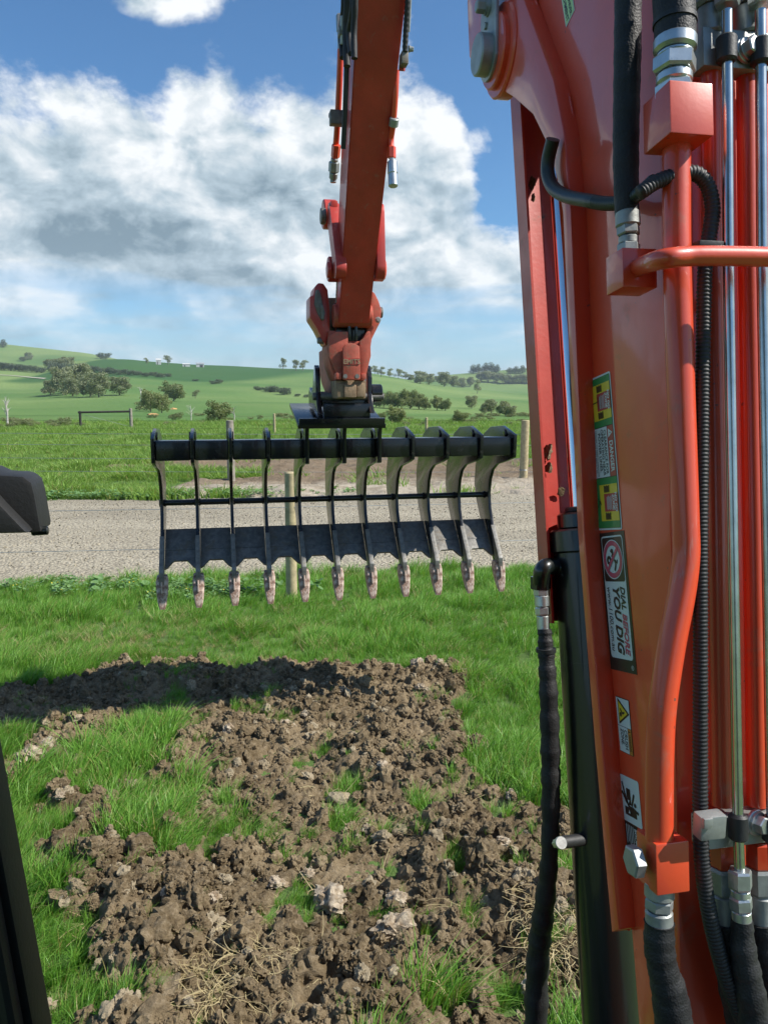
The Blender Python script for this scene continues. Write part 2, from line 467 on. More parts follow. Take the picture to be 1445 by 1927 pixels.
class MB:
    """collects shapes into ONE mesh object"""
    def __init__(s):
        s.v, s.f, s.mi = [], [], []

    def add(s, verts, faces, mi=0):
        b = len(s.v)
        s.v += [Vector(v) for v in verts]
        s.f += [tuple(i + b for i in f) for f in faces]
        s.mi += [mi] * len(faces)
        return s

    def bm(s, bm, mi=0):
        bm.verts.index_update()
        s.add([v.co.copy() for v in bm.verts], [[v.index for v in f.verts] for f in bm.faces], mi)
        bm.free()
        return s

    def box(s, c, size, rot=None, bevel=0.0, mi=0):
        bm = bmesh.new()
        bmesh.ops.create_cube(bm, size=1.0)
        mt = Matrix.Translation(Vector(c)) @ (rot.to_4x4() if rot else Matrix.Identity(4)) @ Matrix.Diagonal((*size, 1))
        bmesh.ops.transform(bm, matrix=mt, verts=bm.verts)
        if bevel:
            bmesh.ops.bevel(bm, geom=bm.edges[:], offset=bevel, segments=2, affect='EDGES', profile=0.6, clamp_overlap=True)
        return s.bm(bm, mi)

    def prism(s, poly, org, ux, uy, thick, bevel=0.0, mi=0):
        """polygon in the (ux, uy) plane through org, extruded by thick along ux x uy"""
        ux, uy, org = Vector(ux), Vector(uy), Vector(org)
        nz = ux.cross(uy).normalized()
        bm = bmesh.new()
        vs = [bm.verts.new(org + ux * a + uy * b) for a, b in poly]
        f = bm.faces.new(vs)
        r = bmesh.ops.extrude_face_region(bm, geom=[f])
        bmesh.ops.translate(bm, verts=[g for g in r['geom'] if isinstance(g, bmesh.types.BMVert)], vec=nz * thick)
        bmesh.ops.recalc_face_normals(bm, faces=bm.faces[:])
        if bevel:
            es = [e for e in bm.edges if e.is_manifold and e.calc_face_angle(0) > 0.5]
            bmesh.ops.bevel(bm, geom=es, offset=bevel, segments=2, affect='EDGES', profile=0.6, clamp_overlap=True)
        return s.bm(bm, mi)

    def tube(s, path, rad, seg=14, caps=True, mi=0, flat=None):
        """rad: a number or one per path point; flat: squash the section"""
        P = [Vector(p) for p in path]
        n = len(P)
        rad = [rad] * n if isinstance(rad, (int, float)) else rad
        vs, fs = [], []
        up = None
        for i, p in enumerate(P):
            t = (P[min(i + 1, n - 1)] - P[max(i - 1, 0)]).normalized()
            if up is None:
                up = t.orthogonal().normalized()
            up = (up - t * up.dot(t)).normalized()
            bi = t.cross(up)
            for k_ in range(seg):
                a = 2 * math.pi * k_ / seg
                vs.append(p + (up * math.cos(a) + bi * math.sin(a) * (flat or 1.0)) * rad[i])
        for i in range(n - 1):
            for k_ in range(seg):
                a, b = i * seg + k_, i * seg + (k_ + 1) % seg
                fs.append((a, b, b + seg, a + seg))
        if caps:
            fs.append(tuple(range(seg))[::-1])
            fs.append(tuple(range((n - 1) * seg, n * seg)))
        return s.add(vs, fs, mi)

    def cyl(s, a, b, r, seg=20, mi=0, chamfer=0.0, r2=None):
        a, b = Vector(a), Vector(b)
        r2 = r if r2 is None else r2
        if chamfer:
            d = (b - a).normalized() * chamfer
            return s.tube([a, a + d, b - d, b], [r - chamfer, r, r2, r2 - chamfer], seg, mi=mi)
        return s.tube([a, b], [r, r2], seg, mi=mi)

    def build(s, name, mats, parent=None, smooth=True, angle=38, link=True):
        o = mesh_obj(name, s.v, s.f, mats, parent, smooth, link, s.mi)
        if smooth:
            o.data.set_sharp_from_angle(angle=R(angle))
        return o


def spline(pts, n=10):
    """Catmull-Rom through the points"""
    P = [Vector(p) for p in pts]
    if len(P) < 3:
        return P
    Q = [P[0] * 2 - P[1]] + P + [P[-1] * 2 - P[-2]]
    out = []
    for i in range(1, len(Q) - 2):
        for k_ in range(n):
            t = k_ / n
            a, b, c_, d = Q[i - 1], Q[i], Q[i + 1], Q[i + 2]
            out.append(0.5 * ((2 * b) + (c_ - a) * t + (2 * a - 5 * b + 4 * c_ - d) * t * t + (3 * b - a - 3 * c_ + d) * t ** 3))
    out.append(P[-1])
    return out


# numpy value noise
def vn(x, y, seed=0):
    xi, yi = np.floor(x), np.floor(y)
    fx, fy = x - xi, y - yi
    fx, fy = fx * fx * (3 - 2 * fx), fy * fy * (3 - 2 * fy)

    def h(i, j):
        s_ = np.sin(i * 127.1 + j * 311.7 + seed * 74.7) * 43758.5453
        return s_ - np.floor(s_)
    return (h(xi, yi) * (1 - fx) + h(xi + 1, yi) * fx) * (1 - fy) + (h(xi, yi + 1) * (1 - fx) + h(xi + 1, yi + 1) * fx) * fy


def fbm(x, y, sc, oct_=4, seed=0, gain=0.5):
    v, a, tot = 0.0, 1.0, 0.0
    for o_ in range(oct_):
        v = v + a * vn(x * sc, y * sc, seed + o_)
        tot += a
        a *= gain
        sc *= 2.03
    return v / tot


def ss(x, lo, hi):
    t = np.clip((x - lo) / (hi - lo), 0, 1)
    return t * t * (3 - 2 * t)


def flat_hit(px, py, z=0.0):
    x, y, zz = ray(px, py)
    t = (z - HC) / zz
    return x * t, y * t


# ------------------------------------------------------------------ the land: one sheet, flat paddock rising into two lines of hills
def row_e(row):
    x, y, z = ray(722.5, row)
    return z / y


RIDGE1 = [(-3000, 700), (-400, 682), (0, 686), (70, 690), (140, 680), (240, 675), (300, 681), (370, 686), (430, 688), (520, 693), (640, 696), (700, 702),
          (760, 713), (800, 721), (850, 728), (900, 733), (1000, 742), (1400, 745), (4000, 730)]
RIDGE2 = [(-3000, 690), (-400, 622), (0, 645), (90, 655), (180, 665), (250, 680), (330, 698), (600, 722), (700, 722), (760, 714), (800, 709), (880, 702),
          (940, 697), (990, 692), (1100, 688), (1500, 690), (4000, 700)]
r1x, r1e = [(p - 722.5) / F for p, _ in RIDGE1], [row_e(r) for _, r in RIDGE1]
r2x, r2e = [(p - 722.5) / F for p, _ in RIDGE2], [row_e(r) for _, r in RIDGE2]
E0 = row_e(783)


def land(x, y):
    x, y = np.asarray(x, float), np.asarray(y, float)
    yy = np.maximum(y, 0.02)
    u = np.clip(x / yy, -2.2, 2.2)
    front = ss(y, 30, 90)
    D = yy

    def sm(ux, ue):
        return (np.interp(u - 0.012, ux, ue) + np.interp(u, ux, ue) + np.interp(u + 0.012, ux, ue)) / 3
    e1, e2 = sm(r1x, r1e), sm(r2x, r2e)
    g = np.interp(D, [0, 78, 120, 180, 260, 340, 420, 510, 570, 600, 640], [0, 0, 0.09, 0.23, 0.41, 0.58, 0.74, 0.91, 0.985, 1.0, 0.985])
    ez1 = E0 + (e1 - E0) * g
    emid = np.minimum(e1, e2) - 0.006
    e = np.where(D < 640, ez1, 0)
    t = ss(D, 640, 760)
    e_a = (ez1 * (1 - t) + emid * t)
    t2 = ss(D, 760, 1050)
    e_b = emid * (1 - t2) + e2 * t2
    t3 = ss(D, 1050, 2600)
    e_c = e2 * (1 - t3) + (-2.0 / 2600) * t3
    e = np.where(D < 640, e, np.where(D < 760, e_a, np.where(D < 1050, e_b, e_c)))
    z = HC + D * e
    z = np.where(D > 2600, 0.0, z)
    z = z * ss(D, 74, 110)
    und = (fbm(x, y, 0.012, 3, 5) - 0.5) * 5.0 * ss(D, 110, 260) * (1 - ss(D, 430, 560))
    return (z + und) * front


def land1(x, y):
    return float(land(np.array([x]), np.array([y]))[0])


def hit(px, py, lo=20.0, hi=1400.0):
    """where the line of sight through a photo pixel first meets the land"""
    rx, ry, rz = ray(px, py)
    d = np.geomspace(lo, hi, 1600)
    x, z = rx / ry * d, HC + rz / ry * d
    below = np.where(land(x, d) >= z)[0]
    i = below[0] if len(below) else None
    if i is None:
        return None
    return float(x[i]), float(d[i]), float(land(x[i:i + 1], d[i:i + 1])[0])


def build_land():
    az_f = np.linspace(-0.62, 0.62, 300)
    az_b = np.linspace(0.62, 2 * math.pi - 0.62, 60)[1:-1]
    A = np.concatenate([az_f, az_b])
    rr = np.concatenate([np.geomspace(0.6, 60, 60), np.geomspace(62, 1300, 170), np.geomspace(1350, 9000, 24)])
    AA, RR = np.meshgrid(A, rr)
    X, Y = np.sin(AA) * RR, np.cos(AA) * RR
    Z = land(X, Y)
    n, m_ = len(rr), len(A)
    idx = np.arange(n * m_).reshape(n, m_)
    a, b = idx[:-1], idx[1:]
    faces = np.stack([a, np.roll(a, -1, 1), np.roll(b, -1, 1), b], -1).reshape(-1, 4)
    verts = np.stack([X, Y, Z], -1).reshape(-1, 3)
    verts = np.vstack([verts, [[0, 0, 0]]])
    faces = faces.tolist() + [(len(verts) - 1, int(idx[0, (i + 1) % m_]), int(idx[0, i])) for i in range(m_)]
    o = mesh_obj('ground', verts, faces, 'pasture', smooth=True)
    tag(o, 'green pasture running from the lawn up to the hills', kind='structure')


build_land()

# ---- the gravel road
RN0, RSL = 8.80, 0.116


def road_t(x, y):
    return y - RSL * x


def grid_sheet(name, x0, x1, y0, y1, step, zf, matn, keep=None):
    nx, ny = int((x1 - x0) / step) + 1, int((y1 - y0) / step) + 1
    X, Y = np.meshgrid(np.linspace(x0, x1, nx), np.linspace(y0, y1, ny))
    Z = zf(X, Y)
    idx = np.arange(nx * ny).reshape(ny, nx)
    f = np.stack([idx[:-1, :-1], idx[:-1, 1:], idx[1:, 1:], idx[1:, :-1]], -1).reshape(-1, 4)
    if keep is not None:
        kp = keep(X, Y).reshape(-1)
        f = f[kp[f].any(1)]
    verts = np.stack([X, Y, Z], -1).reshape(-1, 3)
    used = np.unique(f)
    remap = -np.ones(len(verts), int)
    remap[used] = np.arange(len(used))
    return mesh_obj(name, verts[used], remap[f].tolist(), matn, smooth=True)


def road_z(x, y):
    t = road_t(x, y)
    edge_n = (fbm(x, y, 1.1, 4, 11) - 0.5) * 0.75
    inside = ss(t + edge_n, RN0 - 0.06, RN0 + 0.10) * (1 - ss(t + edge_n, 16.05, 16.3))
    crown = 0.02 + 0.03 * np.sin(np.clip((t - RN0) / 7.2, 0, 1) * math.pi)
    return np.where(inside > 0.02, (crown + (fbm(x, y, 6, 3, 3) - 0.5) * 0.022) * inside, 0) - 0.06 * (1 - inside)


o = grid_sheet('road', -34, 34, 3, 22, 0.14, road_z, 'gravel', lambda x, y: (road_t(x, y) > 8.2) & (road_t(x, y) < 17.0))
tag(o, 'grey gravel road crossing behind the rake', kind='structure')


# ---- bare soil strip beyond the road
def poly_sd(x, y, poly):
    """signed distance to a polygon, positive inside (numpy)"""
    x, y = np.asarray(x, float), np.asarray(y, float)
    d = np.full(x.shape, 1e9)
    ins = np.zeros(x.shape, bool)
    n = len(poly)
    for i in range(n):
        ax, ay = poly[i]
        bx, by = poly[(i + 1) % n]
        ex, ey = bx - ax, by - ay
        t = np.clip(((x - ax) * ex + (y - ay) * ey) / (ex * ex + ey * ey + 1e-12), 0, 1)
        d = np.minimum(d, np.hypot(x - ax - t * ex, y - ay - t * ey))
        if ay != by:
            c_ = ((ay > y) != (by > y)) & (x < (bx - ax) * (y - ay) / (by - ay) + ax)
            ins ^= c_
    return np.where(ins, d, -d)


STRIP = [flat_hit(*p) for p in [(225, 884), (330, 866), (480, 860), (700, 858), (1010, 868), (1250, 872), (1350, 905), (1330, 933), (1000, 932), (560, 938), (420, 940), (350, 936), (345, 912), (450, 903), (540, 902), (520, 890), (320, 884)]]


def strip_m(x, y):
    return ss(poly_sd(x, y, STRIP) + (fbm(x, y, 0.9, 4, 21) - 0.5) * 2.0, -0.12, 0.22)


o = grid_sheet('bare_soil', -9, 14, 14.5, 26, 0.09, lambda x, y: (0.012 + (fbm(x, y, 1.4, 5, 31, 0.6) - 0.28) * 0.30) * strip_m(x, y) - 0.05 * (1 - strip_m(x, y)), 'sandy_soil', lambda x, y: strip_m(x, y) > 0.02)
tag(o, 'strip of bare rutted soil between road and paddock', kind='structure')

# ---- the dug patch
DUG = [flat_hit(*p) for p in [(-260, 1345), (0, 1305), (90, 1288), (165, 1272), (240, 1262), (330, 1252), (430, 1258), (520, 1254), (640, 1243), (740, 1252), (820, 1258),
                              (868, 1292), (872, 1340), (880, 1395), (900, 1440), (960, 1480), (1050, 1530), (1150, 1590), (1260, 1700), (1260, 2000), (140, 2000),
                              (165, 1860), (120, 1700), (110, 1560), (-60, 1500), (-260, 1470)]]


def blob(px, py, rx, ry):
    x, y = flat_hit(px, py)
    x2, _ = flat_hit(px + rx, py)
    _, ya = flat_hit(px, py - ry)
    _, yb = flat_hit(px, py + ry)
    return x, y, (x2 - x) * 0.95, (ya - yb) / 2 * 0.95


TUFTS = [blob(*b) for b in [(235, 1430, 100, 85), (285, 1525, 105, 68), (65, 1500, 58, 48), (20, 1580, 70, 60), (170, 1592, 36, 30), (70, 1700, 80, 95), (95, 1810, 92, 85),
                            (195, 1900, 80, 45), (335, 1600, 66, 42), (405, 1590, 38, 44), (445, 1545, 24, 26), (548, 1715, 46, 58), (655, 1482, 32, 24), (858, 1640, 28, 30),
                            (835, 1885, 72, 46), (330, 1312, 26, 14), (640, 1552, 34, 26), (805, 1525, 28, 22), (800, 1780, 24, 22), (960, 1645, 40, 22), (1060, 1650, 46, 32),
                            (300, 1745, 24, 32), (950, 1885, 50, 40), (520, 1745, 40, 40), (20, 1400, 45, 35), (600, 1420, 20, 12), (470, 1570, 22, 26), (700, 1300, 18, 8), (560, 1440, 16, 10), (735, 1640, 20, 16), (620, 1800, 22, 18), (720, 1900, 30, 20), (480, 1330, 22, 8), (370, 1380, 30, 16), (880, 1720, 22, 18), (590, 1905, 30, 16), (270, 1650, 22, 22), (905, 1395, 22, 16), (940, 1530, 24, 18)]]
STRAW = [blob(*b) for b in [(1060, 1770, 60, 90), (420, 1850, 90, 60), (330, 1905, 130, 26), (560, 1850, 38, 40), (1075, 1690, 44, 26)]]


def in_blobs(x, y, blobs, warp=0.5):
    v = np.zeros(np.shape(x))
    nz = (fbm(x, y, 6.0, 3, 41) - 0.5) * warp
    for bx, by, rx, ry in blobs:
        d = np.sqrt(((x - bx) / rx) ** 2 + ((y - by) / ry) ** 2)
        v = np.maximum(v, 1 - ss(d + nz, 0.7, 1.1))
    return v


def dug_m(x, y):
    return ss(poly_sd(x, y, DUG) + (fbm(x, y, 3.4, 4, 51) - 0.5) * 0.55, -0.05, 0.10)


def soil_m(x, y):
    return dug_m(x, y) * (1 - 0.85 * in_blobs(x, y, TUFTS))


def lump(x, y):
    a = fbm(x, y, 2.2, 3, 61)
    b = np.abs(fbm(x, y, 7.0, 4, 71, 0.55) - 0.5) * 2
    c_ = np.abs(fbm(x, y, 19.0, 4, 81, 0.6) - 0.5) * 2
    d_ = fbm(x, y, 48.0, 3, 87, 0.6)
    return 0.02 + 0.024 * (d_ - 0.5) + 0.060 * ss(a, 0.25, 0.8) + 0.055 * (1 - b) ** 2 * ss(a, 0.2, 0.6) + 0.045 * (1 - c_) ** 2 - 0.045


def soil_z(x, y):
    m_ = soil_m(x, y)
    return lump(x, y) * m_ - 0.04 * (1 - ss(m_, 0.0, 0.25))


o = grid_sheet('dug_soil', -4.2, 2.6, 1.5, 6.4, 0.0125, soil_z, 'soil', lambda x, y: dug_m(x, y) > 0.03)
tag(o, 'patch of freshly dug brown soil in the lawn', kind='structure')


def near_z(x, y):
    return np.maximum(0.0, soil_z(x, y))


# ------------------------------------------------------------------ scattered ground cover (stuff)
def scatter(name, pts, rot, scl, vid, protos, label, kind='stuff'):
    """one object: points carrying instances of small source meshes"""
    me = bpy.data.meshes.new(name)
    me.from_pydata([tuple(p) for p in pts], [], [])
    for an, typ, data in (('rot', 'FLOAT_VECTOR', rot), ('scl', 'FLOAT_VECTOR', scl)):
        a = me.attributes.new(an, typ, 'POINT')
        a.data.foreach_set('vector', np.asarray(data, np.float32).reshape(-1))
    a = me.attributes.new('vid', 'INT', 'POINT')
    a.data.foreach_set('value', np.asarray(vid, np.int32))
    o = bpy.data.objects.new(name, me)
    COL.objects.link(o)
    coll = bpy.data.collections.new(name + '_sources')
    for i, p in enumerate(protos):
        p.name = f'{name}_source_{i:02d}'
        coll.objects.link(p)
    ng = bpy.data.node_groups.new(name + '_scatter', 'GeometryNodeTree')
    ng.interface.new_socket('Geometry', in_out='INPUT', socket_type='NodeSocketGeometry')
    ng.interface.new_socket('Geometry', in_out='OUTPUT', socket_type='NodeSocketGeometry')
    N, L = ng.nodes, ng.links
    gi, go = N.new('NodeGroupInput'), N.new('NodeGroupOutput')
    ci = N.new('GeometryNodeCollectionInfo')
    ci.inputs['Collection'].default_value = coll
    ci.inputs['Separate Children'].default_value = True
    ci.inputs['Reset Children'].default_value = True
    ip = N.new('GeometryNodeInstanceOnPoints')
    ip.inputs['Pick Instance'].default_value = True
    L.new(gi.outputs[0], ip.inputs['Points'])
    L.new(ci.outputs[0], ip.inputs['Instance'])
    for an, dt, sock in (('vid', 'INT', 'Instance Index'), ('rot', 'FLOAT_VECTOR', 'Rotation'), ('scl', 'FLOAT_VECTOR', 'Scale')):
        na = N.new('GeometryNodeInputNamedAttribute')
        na.data_type = dt
        na.inputs['Name'].default_value = an
        L.new(na.outputs['Attribute'], ip.inputs[sock])
    L.new(ip.outputs[0], go.inputs[0])
    md = o.modifiers.new('scatter', 'NODES')
    md.node_group = ng
    tag(o, label, kind=kind)
    return o


def tuft(seed, nb, rad, hmin, hmax, wid, lean, matn, seg=4, wind=(0.0, 0.0)):
    g = np.random.default_rng(seed)
    vs, fs, tone = [], [], []
    for _ in range(nb):
        a = g.uniform(0, 2 * math.pi)
        r0 = rad * math.sqrt(g.uniform())
        bx, by = r0 * math.cos(a), r0 * math.sin(a)
        h = g.uniform(hmin, hmax)
        la = a + g.normal(0, 0.9)
        le = lean * g.uniform(0.25, 1.25)
        dx, dy = math.cos(la) * le + wind[0], math.sin(la) * le + wind[1]
        sa = g.uniform(0, 2 * math.pi)
        sx, sy = math.cos(sa), math.sin(sa)
        tn = g.uniform()
        b = len(vs)
        for k_ in range(seg + 1):
            t = k_ / seg
            bend = t ** 1.8
            cx, cy = bx + dx * h * bend, by + dy * h * bend
            cz = h * (t - 0.28 * math.hypot(dx, dy) * t ** 3)
            ww = wid * (1 - t ** 1.6) * 0.5 + 0.0002
            vs.append((cx - sx * ww, cy - sy * ww, cz))
            vs.append((cx + sx * ww, cy + sy * ww, cz))
            tone += [tn, tn]
        for k_ in range(seg):
            i = b + 2 * k_
            fs.append((i, i + 1, i + 3, i + 2))
    o = mesh_obj('tuft', vs, fs, matn, link=False, smooth=True)
    at = o.data.attributes.new('tone', 'FLOAT', 'POINT')
    at.data.foreach_set('value', tone)
    return o


def rand_in(n, x0, x1, y0, y1, fov=0.60, pad=1.0):
    """random points in a box, thinned to what the camera and its neighbours could see"""
    x, y = rng.uniform(x0, x1, n), rng.uniform(y0, y1, n)
    k_ = np.abs(x) < y * fov + pad
    return x[k_], y[k_]


# lawn in front of the road
X, Y = rand_in(60000, -6.5, 5.2, 1.7, 9.6, 0.56, 0.5)
t_ = road_t(X, Y)
edge_n = (fbm(X, Y, 1.1, 3, 11) - 0.5) * 0.55
ok = (t_ + edge_n + (fbm(X, Y, 3.0, 3, 141) - 0.5) * 0.5 < RN0 + 0.10)
sm_ = soil_m(X, Y)
dg = dug_m(X, Y)
ib = in_blobs(X, Y, TUFTS)
dens = np.where(dg > 0.3, np.where(ib > 0.3, 0.95, 0.010 + (0.22 + 0.35 * (X < -0.5)) * ss(fbm(X, Y, 5.0, 3, 131), 0.53 - 0.03 * (X < -0.5), 0.68)), 1.0) * (1 - 0.6 * ss(fbm(X, Y, 1.6, 3, 91), 0.60, 0.75))
thin = np.interp(Y, [1.7, 3.5, 6, 9.6], [1.0, 1.0, 0.70, 0.50])
ok &= rng.uniform(size=len(X)) < dens * thin
X, Y, ib, dg = X[ok], Y[ok], ib[ok], dg[ok]
n = len(X)
clump = fbm(X, Y, 2.4, 3, 101)
# long uncut grass along the road edge and in the standing tufts, shorter on the rest
s_ = 0.62 + 0.75 * ss(clump, 0.35, 0.75) + 0.30 * ib * (dg > 0.3)
s_ *= np.where(road_t(X, Y) > 8.2, 1.15, 1.0)
big_t = in_blobs(X, Y, [b_ for b_ in TUFTS if b_[2] > 0.105])
s_ *= np.where((dg > 0.3) & (big_t < 0.2), 0.50, 1.0) * 0.74
yb = np.exp(-(((X + 2.7) / 1.3) ** 2 + ((Y - 6.2) / 0.25) ** 2))
s_ *= (1 - 0.45 * yb) * rng.uniform(0.75, 1.25, n)
flow = (fbm(X, Y, 1.2, 2, 111) - 0.5) * 3.0 + 0.6
rot = np.stack([np.zeros(n), np.zeros(n), flow + rng.normal(0, 0.45, n)], -1)
zz = near_z(X, Y) - 0.008
zz = np.where(dg > 0.3, np.maximum(lump(X, Y) * soil_m(X, Y), 0) - 0.01, -0.004)
protos = [tuft(s, 34, 0.055, 0.07, 0.19, 0.0050, 0.65, 'grass_blade', 4, wd) for s, wd in ((1, (0.45, 0)), (2, (0.6, 0.1)), (3, (0.3, -0.1)), (4, (0.75, 0)), (5, (0.5, 0.2)), (6, (0.2, 0)))]
protos += [tuft(s, 26, 0.05, 0.06, 0.16, 0.0038, 0.8, 'straw_blade', 4, (0.3, 0)) for s in (7,)]
vid = rng.integers(0, 6, n)
vid = np.where((rng.uniform(size=n) < 0.02 + 0.30 * yb + 0.14 * ss(fbm(X, Y, 0.9, 3, 151), 0.56, 0.70)), 6, vid)
scatter('grass', np.stack([X, Y, zz], -1), rot, np.stack([s_, s_, s_ * rng.uniform(0.85, 1.2, n)], -1), vid, protos, 'long green grass of the lawn around the dug soil')
print('lawn tufts', n)

# paddock beyond the road
X, Y = rand_in(120000, -40, 40, 15.5, 62, 0.56, 1.5)
dens = np.interp(Y, [15.5, 22, 40, 62], [1.0, 0.75, 0.32, 0.12]) * (1 - 0.97 * strip_m(X, Y))
edge_n = (fbm(X, Y, 1.1, 3, 11) - 0.5) * 0.55
ok = (rng.uniform(size=len(X)) < dens) & (road_t(X, Y) + edge_n > 16.15)
X, Y = X[ok], Y[ok]
n = len(X)
cl = fbm(X, Y, 0.5, 4, 121)
s_ = (0.55 + 1.2 * ss(cl, 0.38, 0.72)) * rng.uniform(0.7, 1.3, n) * np.interp(Y, [15, 30, 62], [0.9, 1.0, 1.25])
rot = np.stack([np.zeros(n), np.zeros(n), rng.uniform(0, 6.28, n)], -1)
protos = [tuft(20 + s, 30, 0.17, 0.08, 0.24, 0.014, 0.7, 'paddock_blade', 3, (0.3, 0)) for s in range(5)]
scatter('paddock_grass', np.stack([X, Y, np.zeros(n) - 0.005], -1), rot, np.stack([s_ * 1.15, s_ * 1.15, s_ * 0.9], -1), rng.integers(0, 5, n), protos, 'rough green pasture grass beyond the gravel road')
print('paddock tufts', n)


# clover and flat weeds beside the road
def weed(seed, nl, size, petals=0):
    g = np.random.default_rng(seed)
    vs, fs, tone, mi = [], [], [], []
    for k_ in range(nl + petals):
        a, r0 = g.uniform(0, 6.28), 0.09 * math.sqrt(g.uniform())
        pet = k_ >= nl
        cx, cy, cz = r0 * math.cos(a), r0 * math.sin(a), g.uniform(0.03, 0.085) + (0.035 if pet else 0)
        s_ = size * g.uniform(0.6, 1.3) * (0.5 if pet else 1)
        tx, ty = g.normal(0, 0.35), g.normal(0, 0.35)
        b = len(vs)
        vs.append((cx, cy, cz - 0.15 * s_))
        for q in range(6):
            an = q * math.pi / 3
            px_, py_ = math.cos(an) * s_, math.sin(an) * s_ * 0.85
            vs.append((cx + px_, cy + py_, cz + px_ * tx + py_ * ty))
        tone += [g.uniform()] * 7
        fs += [(b, b + 1 + q, b + 1 + (q + 1) % 6) for q in range(6)]
        mi += [1 if pet else 0] * 6
    o = mesh_obj('weed', vs, fs, ['clover_leaf', 'petal'], link=False, mi=mi)
    at = o.data.attributes.new('tone', 'FLOAT', 'POINT')
    at.data.foreach_set('value', tone)
    return o


px_, py_ = [], []
for cx, cy, sx, sy, nn in ((-3.0, 8.2, 0.9, 0.16, 60), (-1.9, 7.95, 0.4, 0.18, 60), (-2.6, 7.8, 0.5, 0.2, 10), (-5.6, 15.6, 1.8, 0.35, 420), (-2.5, 16.2, 1.0, 0.3, 120)):
    px_.append(rng.normal(cx, sx, nn))
    py_.append(rng.normal(cy, sy, nn))
X, Y = np.concatenate(px_), np.concatenate(py_)
edge_n = (fbm(X, Y, 1.1, 3, 11) - 0.5) * 0.55
tt = road_t(X, Y) + edge_n
ok = (tt < RN0 - 0.02) | (tt > 16.2)
X, Y = X[ok], Y[ok]
n = len(X)
s_ = rng.uniform(0.6, 1.4, n)
scatter('clover', np.stack([X, Y, np.where(Y < 6.3, near_z(X, Y), 0.035)], -1), np.stack([np.zeros(n), np.zeros(n), rng.uniform(0, 6.28, n)], -1), np.stack([s_] * 3, -1),
        rng.integers(0, 4, n), [weed(1, 22, 0.014), weed(2, 16, 0.018), weed(3, 20, 0.014, 3), weed(4, 7, 0.034)], 'flat clover and small yellow flowers along the road edge')

# dry straw lying on the soil
X, Y = rand_in(9000, -1.6, 2.0, 1.9, 3.9)
ok = rng.uniform(size=len(X)) < in_blobs(X, Y, STRAW) * np.where(X > 0.3, 0.42, 0.20) + 0.006
X, Y = X[ok], Y[ok]
n = len(X)
s_ = rng.uniform(0.6, 1.3, n)


def straw_tuft(seed):
    g = np.random.default_rng(seed)
    vs, fs, tone = [], [], []
    for _ in range(16):
        a = g.uniform(0, 6.28)
        cx, cy, cz = g.normal(0, 0.03), g.normal(0, 0.03), g.uniform(0.0, 0.03)
        ln, cu, tl = g.uniform(0.06, 0.17), g.normal(0, 1.6), g.normal(0, 0.35)
        b = len(vs)
        tn = g.uniform()
        for k_ in range(5):
            t = k_ / 4
            aa = a + cu * t
            cx += math.cos(aa) * ln / 4
            cy += math.sin(aa) * ln / 4
            cz += ln / 4 * (tl - t * 0.2)
            ww = 0.0019 * (1 - 0.6 * t)
            vs += [(cx - math.sin(aa) * ww, cy + math.cos(aa) * ww, cz), (cx + math.sin(aa) * ww, cy - math.cos(aa) * ww, cz + 0.001)]
            tone += [tn, tn]
        fs += [(b + 2 * q, b + 2 * q + 1, b + 2 * q + 3, b + 2 * q + 2) for q in range(4)]
    o = mesh_obj('straw', vs, fs, 'straw_blade', link=False, smooth=True)
    at = o.data.attributes.new('tone', 'FLOAT', 'POINT')
    at.data.foreach_set('value', tone)
    return o


scatter('dry_straw', np.stack([X, Y, near_z(X, Y) + 0.004], -1), np.stack([rng.normal(0, 0.15, n), rng.normal(0, 0.15, n), rng.uniform(0, 6.28, n)], -1), np.stack([s_ * 0.8, s_ * 0.8, s_ * 0.5], -1),
        rng.integers(0, 4, n), [straw_tuft(s) for s in range(4)], 'dry yellow straw and dead grass lying on the dug soil')


# clods
def clod_mesh(seed, sub, name='clod', matn='soil', link=False):
    from mathutils import noise as mnoise
    bm = bmesh.new()
    bmesh.ops.create_icosphere(bm, subdivisions=sub, radius=1.0)
    off = Vector((seed * 13.7, seed * 5.1, seed * 9.3))
    g = random.Random(seed)
    sq = Vector((g.uniform(0.8, 1.25), g.uniform(0.75, 1.1), g.uniform(0.6, 0.9)))
    for v in bm.verts:
        p = v.co.copy()
        d = 1 + 0.42 * mnoise.noise(p * 1.1 + off) + 0.34 * mnoise.noise(p * 2.6 + off) + 0.26 * mnoise.noise(p * 5.5 + off) + 0.20 * mnoise.noise(p * 11 + off)
        cell = mnoise.voronoi(p * 2.0 + off)[0][0]
        d += 0.05 * (cell - 0.3)
        v.co = Vector((p.x * sq.x, p.y * sq.y, p.z * sq.z)) * d
    o = MB().bm(bm).build(name, matn, smooth=True, angle=50, link=link)
    return o


X, Y = rand_in(70000, -4.0, 2.4, 1.7, 6.3)
sm_ = soil_m(X, Y)
heap = fbm(X, Y, 2.2, 3, 61)
ok = rng.uniform(size=len(X)) < sm_ * (0.35 + 0.65 * ss(heap, 0.3, 0.7)) * 0.85
X, Y = X[ok], Y[ok]
n = len(X)
size = 0.005 + 0.030 * rng.power(0.42, n) ** 1.7
size = np.where(rng.uniform(size=n) < 0.022, rng.uniform(0.030, 0.062, n), size)
size *= np.interp(Y, [1.8, 3.2, 5, 6.3], [1.05, 1.05, 0.85, 0.75])
rot = rng.uniform(0, 6.28, (n, 3))
scatter('soil_crumbs', np.stack([X, Y, soil_z(X, Y) + size * 0.15], -1), rot, np.stack([size] * 3, -1), rng.integers(0, 9, n), [clod_mesh(s, 3 if s < 4 else 4) for s in range(9)], 'loose brown crumbs and small clods of dug earth')
print('crumbs', n)
